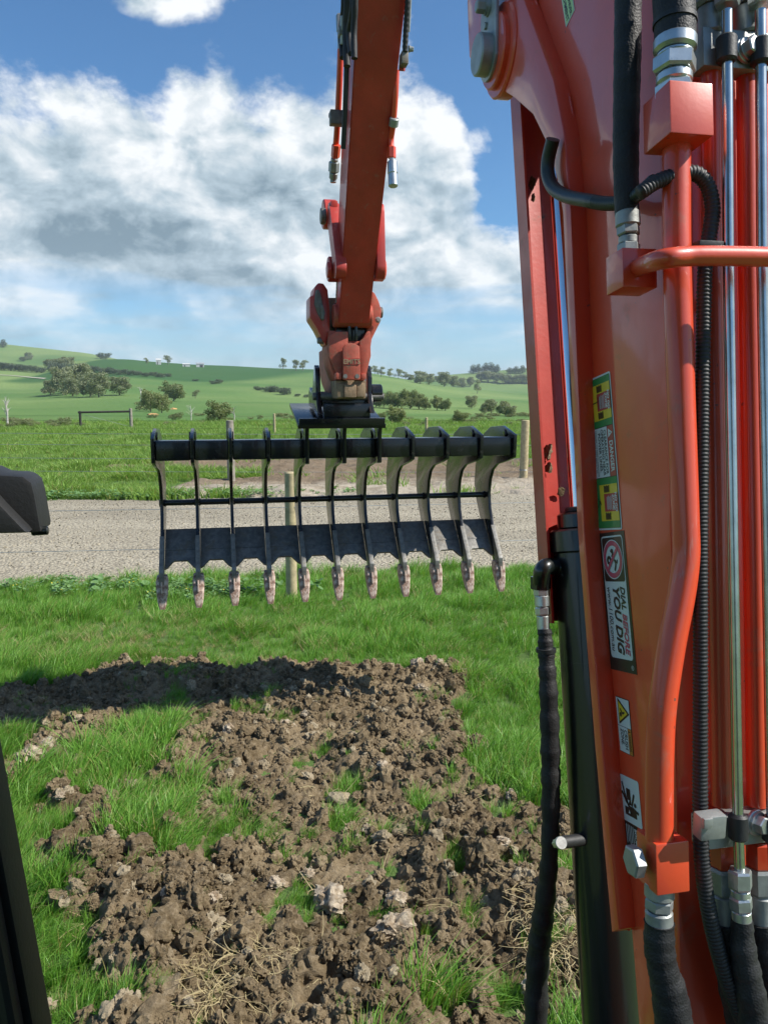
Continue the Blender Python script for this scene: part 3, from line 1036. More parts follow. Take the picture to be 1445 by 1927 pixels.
# a few stray crumbs and stones on the lawn, on the road and beyond it
X, Y = rand_in(5200, -7, 6, 8.4, 17.2)
ok = (road_t(X, Y) > 8.6)
X, Y = X[ok], Y[ok]
n = len(X)
size = rng.uniform(0.006, 0.017, n)
scatter('loose_gravel', np.stack([X, Y, np.maximum(road_z(X, Y), 0) + size * 0.2], -1), rng.uniform(0, 6.28, (n, 3)), np.stack([size] * 3, -1), rng.integers(0, 3, n), [clod_mesh(40 + s, 2, matn='gravel') for s in range(3)], 'loose stones on the gravel road')

# the big pale clods one can pick out
CLODS = [(540, 1363, 34), (625, 1692, 62), (740, 1750, 62), (745, 1690, 36), (520, 1650, 34), (580, 1640, 26), (575, 1345, 20), (640, 1525, 22), (1040, 1700, 28), (945, 1608, 26),
         (870, 1258, 22), (785, 1255, 26), (830, 1265, 24), (720, 1455, 22), (690, 1560, 20), (430, 1390, 26), (95, 1425, 36), (60, 1445, 44), (115, 1515, 20), (80, 1890, 44),
         (405, 1705, 24), (990, 1560, 18), (340, 1250, 22), (790, 1300, 20), (640, 1312, 16), (265, 1268, 16), (960, 1500, 20), (1005, 1860, 50), (320, 1705, 30), (880, 1600, 18)]
srcs = [clod_mesh(60 + s, 4, 'pale_clod', 'pale_clod').data for s in range(6)]
WHERE = {0: 'pale flat clod lying by itself in the middle of the dug patch', 1: 'large pale clod beside the grass tuft at the front of the dug patch',
         2: 'biggest pale round clod at the front of the dug patch', 19: 'pale clod lying on the grass beside the cab pillar', 10: 'pale clod on the grass edge at the far right corner of the dug patch',
         27: 'grey clod beside the straw at the foot of the black hose', 17: 'large crumbly clod in the small soil patch at the left window edge'}
for i, (px, py, w_) in enumerate(CLODS):
    x, y = flat_hit(px, py, 0.04)
    o = bpy.data.objects.new('soil_clod', srcs[i % 6])
    COL.objects.link(o)
    dist = math.hypot(math.hypot(x, y), HC)
    s_ = w_ / F * dist * 0.43
    o.scale = (s_ * 1.05, s_, s_ * 0.9)
    o.rotation_euler = (random.uniform(-0.4, 0.4), random.uniform(-0.4, 0.4), random.uniform(0, 6.28))
    o.location = (x, y, float(near_z(np.array([x]), np.array([y]))[0]) + s_ * 0.35)
    tag(o, WHERE.get(i, 'small pale clod of dry earth among the dug soil'), 'clod', 'pale clods in the dug soil')


# ------------------------------------------------------------------ fences
def post(name, x, y, h, r, m_, parent, lean=(0, 0), z0=0.0, chamf=0.012):
    mb = MB()
    P, rad = [], []
    for k_ in range(9):
        t = k_ / 8
        P.append((x + lean[0] * t * h, y + lean[1] * t * h, z0 - 0.1 + (h + 0.1) * t))
        rad.append(r * (1.04 - 0.05 * t + 0.015 * math.sin(k_ * 2.3 + x)))
    P.append((P[-1][0], P[-1][1], P[-1][2] + chamf))
    rad.append(r - chamf)
    return mb.tube(P, rad, 18).build(name, m_, parent)


def wire(name, a, b, r, sag, parent, m_='galvanised'):
    a, b = Vector(a), Vector(b)
    return MB().tube([a.lerp(b, k_ / 16) - Vector((0, 0, sag * 4 * (k_ / 16) * (1 - k_ / 16))) for k_ in range(17)], r, 5).build(name, m_, parent)


x0, y0 = flat_hit(549, 1132)
f1 = empty('wire_fence', (x0, y0, 0))
tag(f1, 'near wire fence with a single round pine post at the gravel road edge', 'fence')
post('fence_post', 0, 0, 1.33, 0.056, 'post_timber', f1, (0.006, 0))
for zz_ in (0.62, 1.02):
    wire('fence_wire', (-7, -0.9, zz_), (6.5, 0.75, zz_), 0.0030, 0.03, f1)

xa, ya = flat_hit(436, 908)
xb, yb_ = flat_hit(984, 908)
f2 = empty('wire_fence', (xa, ya, 0))
tag(f2, 'wire fence with two thick grey strainer posts beyond the gravel road', 'fence')
post('fence_post', 0, 0, 1.5, 0.092, 'post_grey', f2)
post('fence_post', xb - xa, yb_ - ya, 1.5, 0.098, 'post_timber', f2, (0.01, 0))
for zz_ in (0.30, 0.62, 0.95, 1.22):
    wire('fence_wire', (-9, 0.1, zz_), (xb - xa + 8, yb_ - ya, zz_), 0.0050, 0.05, f2)
mb = MB()
for zz_ in (0.30,):
    for k_ in range(3):
        c_ = Vector((xb - xa, yb_ - ya, zz_ + k_ * 0.012))
        mb.tube([c_ + Vector((math.cos(q / 10 * 6.29) * 0.103, math.sin(q / 10 * 6.29) * 0.103, 0)) for q in range(11)], 0.004, 5)
mb.build('wire_tie', 'galvanised', f2)

f3 = empty('wire_fence', (*flat_hit(517, 821), 0))
tag(f3, 'far paddock fence of thin pale posts behind the rake', 'fence')
for px, py, top, wpx in ((517, 821, 780, 4.6), (802, 818, 787, 5.2)):
    x, y = flat_hit(px, py)
    post('fence_post', x - f3.location.x, y - f3.location.y, (py - top) / F * y * 1.02, wpx / F * y * 0.5, 'post_timber', f3)
x, y = flat_hit(802, 818)
for zz_ in (0.4, 0.8, 1.05):
    wire('fence_wire', (-18, 1, zz_), (x - f3.location.x + 14, y - f3.location.y, zz_), 0.005, 0.04, f3, 'dark_timber')
xl, yl = flat_hit(153, 809)
xr, yr = flat_hit(248, 808)
rf = empty('rail_frame', (xl, yl, 0))
tag(rf, 'dark timber rail across two posts standing in the left paddock', 'fence rail')
post('fence_post', 0, 0, 1.15, 0.075, 'dark_timber', rf)
post('fence_post', xr - xl, yr - yl, 1.30, 0.10, 'post_grey', rf)
MB().cyl((-0.1, -0.05, 1.08), (xr - xl, yr - yl - 0.05, 1.12), 0.065, 10).build('rail', 'dark_timber', rf)
wire('brace_wire', (0, 0, 1.0), (xr - xl, yr - yl, 0.15), 0.008, 0.0, rf)


# ------------------------------------------------------------------ trees and scrub
def leaf_cloud(seed, lobes, n, size, hollow=0.45):
    g = np.random.default_rng(seed)
    lob = np.array(lobes)
    wts = (lob[:, 3] * lob[:, 4] * lob[:, 5]) ** (2 / 3)
    pick = g.choice(len(lob), n, p=wts / wts.sum())
    d = g.normal(size=(n, 3))
    d /= np.linalg.norm(d, axis=1)[:, None]
    rr = hollow + (1 - hollow) * g.uniform(size=n) ** 0.6
    bump = 0.8 + 0.4 * vn(d[:, 0] * 3 + pick * 7.1, d[:, 1] * 3 + d[:, 2] * 2.3, seed)
    c_ = lob[pick, :3] + d * lob[pick, 3:6] * (rr * bump)[:, None]
    a = g.normal(size=(n, 3)) * 0.8 + d
    a /= np.linalg.norm(a, axis=1)[:, None]
    t1 = np.cross(a, g.normal(size=(n, 3)))
    t1 /= np.linalg.norm(t1, axis=1)[:, None]
    t2 = np.cross(a, t1)
    s_ = size * g.uniform(0.6, 1.4, n)[:, None]
    v = np.stack([c_ - t1 * s_, c_ - t2 * s_ * 0.55, c_ + t1 * s_, c_ + t2 * s_ * 0.55], 1).reshape(-1, 3)
    f = np.arange(4 * n).reshape(n, 4)
    tone = np.repeat(g.uniform(size=n), 4)
    return v, f, tone


def crown_mesh(seed, lobes, n, size, matn):
    v, f, tone = leaf_cloud(seed, lobes, n, size)
    o = mesh_obj('crown', v, f.tolist(), matn, link=False)
    a = o.data.attributes.new('tone', 'FLOAT', 'POINT')
    a.data.foreach_set('value', tone)
    return o.data


def trunk_mesh(seed, h, r, forks, matn='bark', spread=0.25):
    g = random.Random(seed)
    mb = MB()
    top = Vector((g.uniform(-0.04, 0.04), g.uniform(-0.04, 0.04), h))
    mb.tube([(0, 0, -0.03), top * 0.5 + Vector((g.uniform(-0.02, 0.02), 0, 0)), top], [r * 1.25, r, r * 0.75], 8)
    for k_ in range(forks):
        a = 6.28 * k_ / forks + g.uniform(-0.5, 0.5)
        st = Vector((0, 0, h * g.uniform(0.55, 1.0)))
        en = st + Vector((math.cos(a) * spread * g.uniform(0.6, 1.2), math.sin(a) * spread * g.uniform(0.6, 1.2), g.uniform(0.18, 0.42)))
        md_ = st.lerp(en, 0.5) + Vector((g.uniform(-0.03, 0.03), g.uniform(-0.03, 0.03), 0.02))
        mb.tube([st, md_, en], [r * 0.6, r * 0.42, r * 0.15], 6)
    return mb.build('trunk', matn, link=False).data


def lobes_for(kind, seed):
    g = random.Random(seed)
    if kind == 'round':
        L_ = [(0, 0, 0.46, 0.34, 0.34, 0.40)]
        for k_ in range(16):
            a = k_ * 2.4 + g.uniform(-0.4, 0.4)
            zc = g.uniform(0.14, 0.84)
            q = (0.36 if zc < 0.6 else 0.24) * g.uniform(0.5, 1.1)
            L_.append((math.cos(a) * q, math.sin(a) * q, zc, g.uniform(0.11, 0.2), g.uniform(0.11, 0.2), g.uniform(0.09, 0.17)))
        return L_
    if kind == 'sparse':
        L_ = []
        for k_ in range(9):
            a = g.uniform(0, 6.28)
            q = g.uniform(0.05, 0.32)
            L_.append((math.cos(a) * q, math.sin(a) * q, g.uniform(0.26, 0.86), g.uniform(0.13, 0.21), g.uniform(0.13, 0.21), g.uniform(0.10, 0.17)))
        return L_
    if kind == 'pine':
        return [(g.uniform(-0.1, 0.1), g.uniform(-0.1, 0.1), 0.2 + 0.17 * k_, 0.42 - 0.05 * k_, 0.42 - 0.05 * k_, 0.17) for k_ in range(5)] + [(0.15, 0.05, 0.45, 0.32, 0.32, 0.3), (-0.15, 0, 0.55, 0.24, 0.24, 0.26)]
    L_ = [(0, 0, 0.42, 0.4, 0.4, 0.42)]
    for k_ in range(6):
        a = k_ * 1.05 + g.uniform(-0.3, 0.3)
        L_.append((math.cos(a) * 0.3, math.sin(a) * 0.3, g.uniform(0.2, 0.75), g.uniform(0.16, 0.26), g.uniform(0.16, 0.26), g.uniform(0.14, 0.26)))
    return L_


TREE = {}
for kind, matn, nleaf, size, fork in (('round', 'gum_leaf', 4600, 0.027, 5), ('sparse', 'gum_leaf', 1300, 0.030, 6), ('pine', 'dark_leaf', 1600, 0.035, 3), ('olive', 'olive_leaf', 4200, 0.028, 4),
                                      ('darkbush', 'dark_leaf', 900, 0.050, 0), ('bush', 'scrub_leaf', 900, 0.045, 0)):
    for v_ in range(3):
        sd = sum(ord(c_) for c_ in kind) * 7 + v_
        cm = crown_mesh(sd, lobes_for({'olive': 'round', 'darkbush': 'b', 'bush': 'b'}.get(kind, kind), sd), nleaf, size, matn)
        tm = trunk_mesh(sd, 0.42 if kind in ('sparse',) else 0.24, 0.022, fork) if fork else None
        TREE[kind, v_] = (cm, tm)


def tree(px, base, hpx, wpx, kind, label, group=None, cat='tree', var=None, sink=0.0, name=None, parts=True):
    p = hit(px, base)
    if p is None:
        p = hit(px, base + 4) or hit(px, base + 9)
    x, y, z = p
    s = y / F
    v_ = random.randrange(3) if var is None else var
    cm, tm = TREE[kind, v_]
    name = name or {'round': 'gum_tree', 'sparse': 'gum_tree', 'pine': 'pine_tree', 'olive': 'wattle_tree'}.get(kind, 'shrub')
    if tm is None or not parts:
        o = bpy.data.objects.new(name, cm)
        COL.objects.link(o)
        o.location = (x, y, z - sink)
    else:
        o = empty(name, (x, y, z - sink))
        for nm, me in (('trunk', tm), ('crown', cm)):
            ch = bpy.data.objects.new(nm, me)
            COL.objects.link(ch)
            ch.parent = o
    o.rotation_euler = (0, 0, random.uniform(0, 6.28))
    wx = wpx * s / 0.78
    o.scale = (wx, wx, hpx * s / 0.93)
    tag(o, label, cat, group)
    return o


ORD = ['second', 'third', 'fourth', 'fifth', 'sixth', 'seventh', 'eighth', 'ninth', 'tenth', 'eleventh', 'twelfth', 'thirteenth', 'fourteenth', 'fifteenth', 'sixteenth', 'seventeenth']


def nth(i, n, what):
    return ('leftmost ' + what) if i == 0 else ('rightmost ' + what) if i == n - 1 else what_nth(i, what)


def what_nth(i, what):
    a_, b_ = what.split(' in ', 1)
    return f'{ORD[i - 1]} {a_} from the left in {b_}'


CL = 'gum trees in the clump on the left hillside'
tree(96, 743, 29, 28, 'round', 'small round gum tree at the left end of the hillside clump', CL)
tree(120, 744, 52, 44, 'round', 'tall gum tree second from the left in the hillside clump', CL)
tree(138, 746, 36, 36, 'round', 'low gum tree in front of the middle of the hillside clump', CL)
tree(152, 738, 54, 54, 'round', 'tallest gum tree at the centre back of the hillside clump', CL)
tree(170, 747, 44, 42, 'round', 'round grey gum tree right of centre in the hillside clump', CL)
tree(187, 748, 46, 42, 'round', 'gum tree with a pale forked trunk at the right end of the hillside clump', CL)
tree(226, 744, 34, 42, 'round', 'single round gum tree standing just right of the hillside clump')
tree(327, 755, 36, 42, 'olive', 'round olive tree alone on the slope above the creek scrub')
tree(284, 775, 42, 34, 'olive', 'dense olive tree by the orange earth bank, left of a pair', 'pair of olive trees by the earth bank')
tree(305, 777, 38, 30, 'olive', 'dense olive tree by the orange earth bank, right of a pair', 'pair of olive trees by the earth bank')
tree(413, 796, 42, 46, 'olive', 'dark olive tree behind the left grey strainer post')
tree(368, 750, 16, 17, 'sparse', 'tiny thin tree on the slope right of the lone olive tree')
tree(8, 654, 13, 16, 'pine', 'dark tree on the hilltop at the left edge of the view')
tree(196, 676, 13, 24, 'darkbush', 'dark wide tree standing alone on the left ridge line')
tree(277, 686, 12, 11, 'sparse', 'thin tree by the white farm buildings, left of the house')
tree(317, 687, 18, 17, 'sparse', 'pale gum tree on the ridge between the white farm buildings')
for k_, (px, b, h, w_) in enumerate([(92, 693, 16, 22), (106, 693, 19, 24), (122, 693, 22, 26), (132, 690, 18, 22), (55, 677, 14, 16), (45, 680, 8, 14)]):
    tree(px, b, h, w_, 'round', nth((4, 3, 2, 1, 0, 0)[0] if False else [2, 3, 4, 5, 1, 0][k_], 6, 'grey gum tree in the far clump above the dark hedge row'), 'gum trees in the far left clump')
for k_ in range(10):
    px = 2 + k_ * 8.6
    tree(px, 697 + k_ * 0.5, 17 - k_ * 0.5, 14, 'darkbush', nth(k_, 10, 'dark shrub in the hedge row at the left edge'), 'dark hedge shrubs at the left edge', 'shrub')
for k_ in range(17):
    t = k_ / 16
    px = 100 + t * 215
    tree(px, 698 + t * 11 + (1.5 if k_ % 2 else 0), 20 - t * 13 + random.uniform(-1.5, 1.5), 17 - t * 2, 'darkbush', nth(k_, 17, 'dark shrub in the long row across the left hillside'), 'dark shrubs in the long hillside row', 'shrub')
for k_, (px, b, h, w_) in enumerate(((368, 717, 4, 12), (402, 723, 7, 14), (412, 722, 9, 15), (484, 734, 9, 11), (492, 735, 7, 12), (506, 738, 13, 18), (516, 738, 14, 20), (533, 743, 15, 17), (541, 743, 14, 14), (560, 746, 6, 11), (577, 748, 7, 11))):
    tree(px, b, h, w_, 'darkbush', nth(k_, 11, 'low dark shrub in the scatter on the open middle slope'), 'low shrubs on the middle slope', 'shrub')
tree(533, 697, 22, 17, 'sparse', 'pale gum tree alone on the ridge left of the arm')
for px, sd_ in ((557, 'left'), (570, 'right')):
    tree(px, 698, 20, 20, 'sparse', sd_ + ' gum tree of the pair on the ridge just left of the arm', 'pair of gum trees on the ridge')
RX = [697, 706, 717, 733, 750, 763, 773, 790, 807, 836, 853, 868, 884, 898, 845, 822]
for k_, (px, b, h, w_) in enumerate([(697, 703, 13, 15), (706, 704, 16, 17), (717, 705, 19, 19), (733, 707, 18, 17), (750, 709, 18, 19), (763, 714, 15, 20), (773, 716, 12, 14), (790, 722, 25, 26), (807, 724, 20, 20),
                                     (836, 728, 27, 26), (853, 728, 22, 20), (868, 729, 19, 18), (884, 728, 18, 16), (898, 741, 27, 17), (845, 720, 12, 14), (822, 718, 10, 12)]):
    tree(px, b, h, w_, 'sparse' if k_ < 6 or k_ == 13 else 'round', nth(sorted(RX).index(px), 16, 'pale gum tree in the line along the right ridge'), 'gum trees along the right ridge')
for k_, (px, b, h, w_) in enumerate([(890, 703, 15, 16), (901, 703, 16, 16), (912, 702, 17, 18), (924, 702, 18, 18), (934, 703, 15, 14), (958, 703, 10, 14), (970, 703, 12, 16), (983, 703, 13, 16)]):
    tree(px, b, h, w_, 'pine', nth(k_, 8, 'dark pine in the plantation on the right hilltop'), 'pines on the right hilltop')
for k_, (px, b, h, w_) in enumerate([(905, 718, 18, 22), (918, 719, 20, 24), (934, 720, 18, 22), (950, 722, 17, 22), (962, 722, 16, 20), (975, 722, 17, 22), (990, 722, 17, 22)]):
    tree(px, b, h, w_, 'round', nth(k_, 7, 'grey gum tree in the belt below the hilltop pines'), 'gum trees below the pines')
GR = 'trees of the grove right of the hitch'
for k_, (px, b, h, w_) in enumerate([(708, 766, 30, 26), (722, 767, 28, 28), (738, 769, 33, 28), (756, 770, 37, 32), (772, 770, 36, 30), (788, 770, 32, 26), (798, 771, 24, 20)]):
    tree(px, b, h, w_, 'olive', nth(k_, 7, 'dense olive tree in the grove right of the hitch'), GR)
tree(822, 772, 27, 24, 'olive', 'left tree of the pair beside the grove', 'pair of trees beside the grove')
tree(838, 773, 22, 24, 'olive', 'right lower tree of the pair beside the grove', 'pair of trees beside the grove')
tree(744, 798, 34, 36, 'olive', 'yellowish olive tree rising just above the rake, right of the head plate')
tree(718, 792, 16, 20, 'olive', 'small dark tree at the right edge of the head plate')
tree(863, 799, 27, 28, 'olive', 'grey olive tree in the flat above the right rake tines')
tree(887, 769, 24, 24, 'round', 'grey tree above the scrub on the right slope')
for k_, (px, b, h, w_) in enumerate(((912, 778, 20, 20), (924, 778, 26, 26), (940, 780, 18, 20), (950, 782, 28, 26), (962, 784, 20, 20))):
    tree(px, b, h, w_, 'round', nth(k_, 5, 'grey tree in the scrubby group on the right slope'), 'trees in the scrubby group at right')
tree(334, 792, 17, 20, 'bush', 'grey bush beside the dead white tree', cat='shrub')
tree(272, 773, 18, 30, 'bush', 'low scrub bush at the foot of the olive pair', cat='shrub')
for k_ in range(26):
    px = random.uniform(868, 1000)
    tree(px, random.uniform(783, 801), random.uniform(5, 10), random.uniform(12, 22), 'bush', 'low scrub bush along the creek at right', 'scrub bushes along the right creek', 'shrub')
for k_ in range(16):
    px = random.uniform(675, 870)
    tree(px, random.uniform(792, 803), random.uniform(4, 9), random.uniform(10, 18), 'bush', 'low scrub bush along the creek behind the rake', 'scrub bushes behind the rake', 'shrub')
for k_ in range(20):
    px = random.uniform(-20, 150)
    tree(px, random.uniform(797, 806), random.uniform(6, 14), random.uniform(14, 26), 'bush', 'low brown green scrub bush along the left creek', 'scrub bushes along the left creek', 'shrub')
for k_ in range(22):
    px = random.uniform(255, 560)
    tree(px, random.uniform(783, 803), random.uniform(4, 10), random.uniform(10, 22), 'bush', 'low scrub bush in the creek line left of the hitch', 'scrub bushes left of the hitch', 'shrub')


def dead_tree(px, base, hpx, label, seed, spread=0.35):
    x, y, z = hit(px, base)
    g = random.Random(seed)
    h = hpx / F * y
    mb = MB()
    mb.tube([(0, 0, -0.1), (0.03 * h, 0, 0.5 * h), (-0.02 * h, 0.01 * h, h)], [0.035 * h, 0.025 * h, 0.006 * h], 7)
    for k_ in range(9):
        z0 = g.uniform(0.25, 0.85) * h
        a = g.uniform(0, 6.28)
        en = Vector((math.cos(a) * spread * h * g.uniform(0.5, 1), math.sin(a) * spread * h, z0 + g.uniform(0.1, 0.35) * h))
        mb.tube([(0, 0, z0), Vector((0, 0, z0)).lerp(en, 0.5) + Vector((0, 0, 0.04 * h)), en], [0.016 * h, 0.011 * h, 0.004 * h], 5)
    o = mb.build('dead_tree', 'dead_wood')
    o.location = (x, y, z)
    tag(o, label, 'tree')


dead_tree(15, 805, 58, 'bare white dead sapling standing at the left window edge', 3, 0.16)
dead_tree(266, 764, 36, 'bare dead tree behind the olive pair', 5, 0.2)
dead_tree(360, 791, 30, 'spreading dead white tree in the creek scrub', 8, 0.45)
dead_tree(441, 797, 30, 'leaning dead branch tree just right of the strainer post', 11, 0.25)


# farm sheds on the ridge
def shed(px, base, wpx, hpx, label, wall='shed_white', opening=False, roof='shed_grey'):
    p = hit(px, base) or hit(px, base + 4) or hit(px, base + 8)
    x, y, z = p
    s = y / F
    w_, h_ = wpx * s, hpx * s
    d_ = w_ * 0.6
    o = empty('farm_shed', (x, y, z - 0.3), 0.25)
    MB().box((0, 0, h_ * 0.36), (w_, d_, h_ * 0.72)).build('wall', wall, o)
    MB().prism([(-d_ * 0.56, h_ * 0.72), (d_ * 0.56, h_ * 0.72), (0, h_)], (-w_ * 0.53, 0, 0), (0, 1, 0), (0, 0, 1), w_ * 1.06).build('roof', roof, o)
    mb = MB()
    mb.box((w_ * 0.16 if opening else -w_ * 0.2, -d_ * 0.5 - 0.02, h_ * 0.27), (w_ * (0.42 if opening else 0.15), 0.06, h_ * 0.5))
    mb.build('door_and_bay_shade', 'shed_dark', o)  # dark panel as door; on the open shed it paints the bay's shade
    tag(o, label, 'shed')


shed(299, 686, 9, 12, 'tall white farmhouse on the ridge left of the pale gum tree', roof='shed_white')
shed(351, 690, 13, 7, 'low white shed on the ridge, left of the open shed', roof='shed_white')
shed(377, 691, 14, 9, 'white open fronted shed at the right end of the farm buildings', opening=True)

# bare orange earth of the creek bank, a pale track on the left hill
mat('orange_earth', (0.50, 0.30, 0.12), 0.95, var=0.3, var_scale=3, bump=0.6, bump_scale=8)
for k_, (px, py, wp, hp_, lb) in enumerate(((288, 781, 14, 7, 'orange bare earth bank below the olive pair, left patch'), (327, 770, 13, 6, 'orange bare earth bank right of the olive pair'))):
    x, y, z = hit(px, py)
    o = clod_mesh(120 + k_, 3, 'earth_bank', 'orange_earth', link=True)
    o.location = (x, y, z)
    o.scale = (wp / F * y * 0.5, 1.2, hp_ / F * y * 0.5)
    tag(o, lb, 'earth bank')
L0 = [hit(px, py) for px, py in ((-40, 703), (0, 706), (30, 708), (60, 711), (86, 713))]
vs, fs = [], []
for x, y, z in L0:
    vs += [(x, y - 1.6, land1(x, y - 1.6) + 0.25), (x, y + 1.6, land1(x, y + 1.6) + 0.25)]
for i in range(len(L0) - 1):
    fs.append((2 * i, 2 * i + 2, 2 * i + 3, 2 * i + 1))
mat('pale_track', (0.46, 0.43, 0.33), 0.95, var=0.15)
tag(mesh_obj('track', vs, fs, 'pale_track'), 'pale farm track on the left hillside', kind='structure')



# ------------------------------------------------------------------ the excavator (own frame: x = sideways, y = forward, z = up)
EX = empty('excavator', (0, 0, 0), PS)
tag(EX, 'orange excavator seen from its cab: boom, arm, hoses and hitch', 'excavator')


def mray(px, py):
    x, y, z = ray(px, py)
    return Vector((x * math.cos(PS) + y * math.sin(PS), -x * math.sin(PS) + y * math.cos(PS), z))


EYE = Vector((0, 0, HC))


def mL(px, py, lat):
    r = mray(px, py)
    return EYE + r * (lat / r.x)


def mF(px, py, fwd):
    r = mray(px, py)
    return EYE + r * (fwd / r.y)


RSLOPE, RC = 0.139, 0.997 - 0.139 * 2.248      # rear face of the boom: y = RC + RSLOPE * z


def mR(px, py, off=0.0):
    """a point on the plane standing off behind the boom's rear face"""
    r = mray(px, py)
    t = (RC + RSLOPE * HC - off) / (r.y - RSLOPE * r.z)
    return EYE + r * t


def part(name, mb, m_, parent=EX, **kw):
    return mb.build(name, m_, parent, **kw)


XL = 0.60          # left side plate of the boom
CX = 0.71          # centre line of boom, cylinder and arm


def yz(p):
    return (p.y, p.z)


YZ = dict(org=(XL, 0, 0), ux=(0, 1, 0), uy=(0, 0, 1))     # ux x uy = +x

# boom box: rear edge, knee and on towards the arm
front = [yz(mL(px, py, XL)) for px, py in ((1200, 1927), (1160, 1400), (1125, 1000), (1098, 500), (1085, 250), (1060, 150), (1010, 0))]
rear = [(RC + RSLOPE * z, z) for z in (2.9, 2.4, 1.9, 1.2, 0.75)]
boom_poly = [(0.95, 0.75)] + front + [(1.70, 3.22), (2.05, 3.62), (2.45, 3.98), (2.75, 4.22), (2.70, 4.50), (2.25, 4.32), (1.75, 3.98), (1.36, 3.55), (1.14, 3.15)] + rear
mb = MB().prism(boom_poly, **YZ, thick=0.22, bevel=0.006)
BOOM = part('boom', mb, 'orange_paint')

# front strip and pin boss plate standing proud of the side plate (left and right cheeks)
strip_out = [yz(mL(*p, XL - 0.028)) for p in ((1150, 1755), (1118, 1400), (1086, 1000), (1058, 400), (1046, 330), (1031, 275), (1002, 215), (966, 183), (948, 172), (936, 150), (922, 118), (905, 60), (925, -60), (960, -130))]
strip_in = [yz(mL(*p, XL - 0.028)) for p in ((950, -210), (985, 0), (1040, 150), (1060, 250), (1073, 400), (1098, 1000), (1131, 1400), (1164, 1750))]
mb = MB().prism(strip_out + strip_in, (XL - 0.028, 0, 0), (0, 1, 0), (0, 0, 1), 0.030, bevel=0.004)
part('boom_cheek', mb, 'orange_paint')
mb = MB().prism(strip_out + strip_in, (XL + 0.218, 0, 0), (0, 1, 0), (0, 0, 1), 0.030, bevel=0.004)
part('boom_cheek', mb, 'orange_paint')
# sloped weld band between cheek and side plate
band = MB()
bi = [mL(*p, XL - 0.026) for p in ((955, -160), (985, 0), (1040, 150), (1060, 250), (1073, 400), (1098, 1000), (1131, 1400), (1164, 1750))]
bo = [mL(*p, XL - 0.002) for p in ((980, -160), (1008, 0), (1062, 150), (1083, 250), (1096, 400), (1123, 1000), (1152, 1400), (1184, 1750))]
vv, ff = [], []
for a, b in zip(bi, bo):
    vv += [a, b, b + Vector((0.01, 0, 0)), a + Vector((0.02, 0, 0))]
for i in range(len(bi) - 1):
    for q in range(4):
        ff.append((i * 4 + q, i * 4 + (q + 1) % 4, i * 4 + 4 + (q + 1) % 4, i * 4 + 4 + q))
band.add(vv, ff)
part('weld_band', band, 'orange_paint')

# rippled weld bead along the foot of the band
wb = spline([p + Vector((-0.001, 0, 0)) for p in bo], 60)
part('weld_bead', MB().tube(wb, [0.0030 + 0.0007 * math.sin(i * 1.9) for i in range(len(wb))], 7), 'orange_paint', angle=180)
# cylinder pin boss and retaining plate
pin = mL(938, 100, XL - 0.03)
pin = Vector((pin.x, pin.y + 0.00, pin.z))
boss = MB()
boss.cyl(pin + Vector((-0.004, -0.01, 0.0)), pin + Vector((0.03, -0.01, 0.0)), 0.088, 36, chamfer=0.004)
boss.cyl(pin + Vector((-0.016, -0.005, 0.0)), pin + Vector((0, -0.005, 0.0)), 0.070, 36, chamfer=0.003)
part('pin_boss', boss, 'orange_paint')
pl = MB()
P0 = pin + Vector((-0.022, 0.006, 0.0))
pl.prism([(math.cos(a) * 0.052, math.sin(a) * 0.052) for a in np.linspace(math.pi * 1.12, math.pi * 2.0, 14)] + [(0.045, 0.10), (0.07, 0.20), (-0.02, 0.22), (-0.045, 0.10)], P0, (0, 1, 0), (0, 0, 1), 0.007, bevel=0.0015)
PLATE = part('pin_plate', pl, 'zinc_dull')
part('cylinder_pin', MB().cyl(P0 + Vector((-0.024, 0.0, -0.004)), P0 + Vector((0.26, 0, -0.004)), 0.040, 30, chamfer=0.003), 'zinc_dull')


def hexbolt(at, axis, r, h, name='bolt', m_='zinc', parent=EX, washer=True):
    at, axis = Vector(at), Vector(axis).normalized()
    mb = MB()
    if washer:
        mb.cyl(at, at + axis * h * 0.25, r * 1.35, 22, chamfer=0.0006)
        mb.cyl(at + axis * h * 0.25, at + axis * h * 0.42, r * 1.18, 22)
    mb.tube([at + axis * h * 0.4, at + axis * h * 0.92, at + axis * h], [r, r, r * 0.86], 6)
    return mb.build(name, m_, parent, angle=25)


hexbolt(mL(922, 14, XL - 0.048), (-1, 0, 0), 0.013, 0.030, m_='zinc_dull')
hexbolt(mL(921, 50, XL - 0.045), (-1, 0, 0), 0.007, 0.012, m_='zinc_dull', washer=False)
# folded bracket ahead of the boss
brk = [yz(mL(*p, XL + 0.03)) for p in ((884, -60), (888, 60), (890, 108), (894, 114), (960, 114), (975, 60), (960, -80))]
part('boss_bracket', MB().prism(brk, (XL + 0.02, 0, 0), (0, 1, 0), (0, 0, 1), 0.012, bevel=0.003), 'orange_paint')

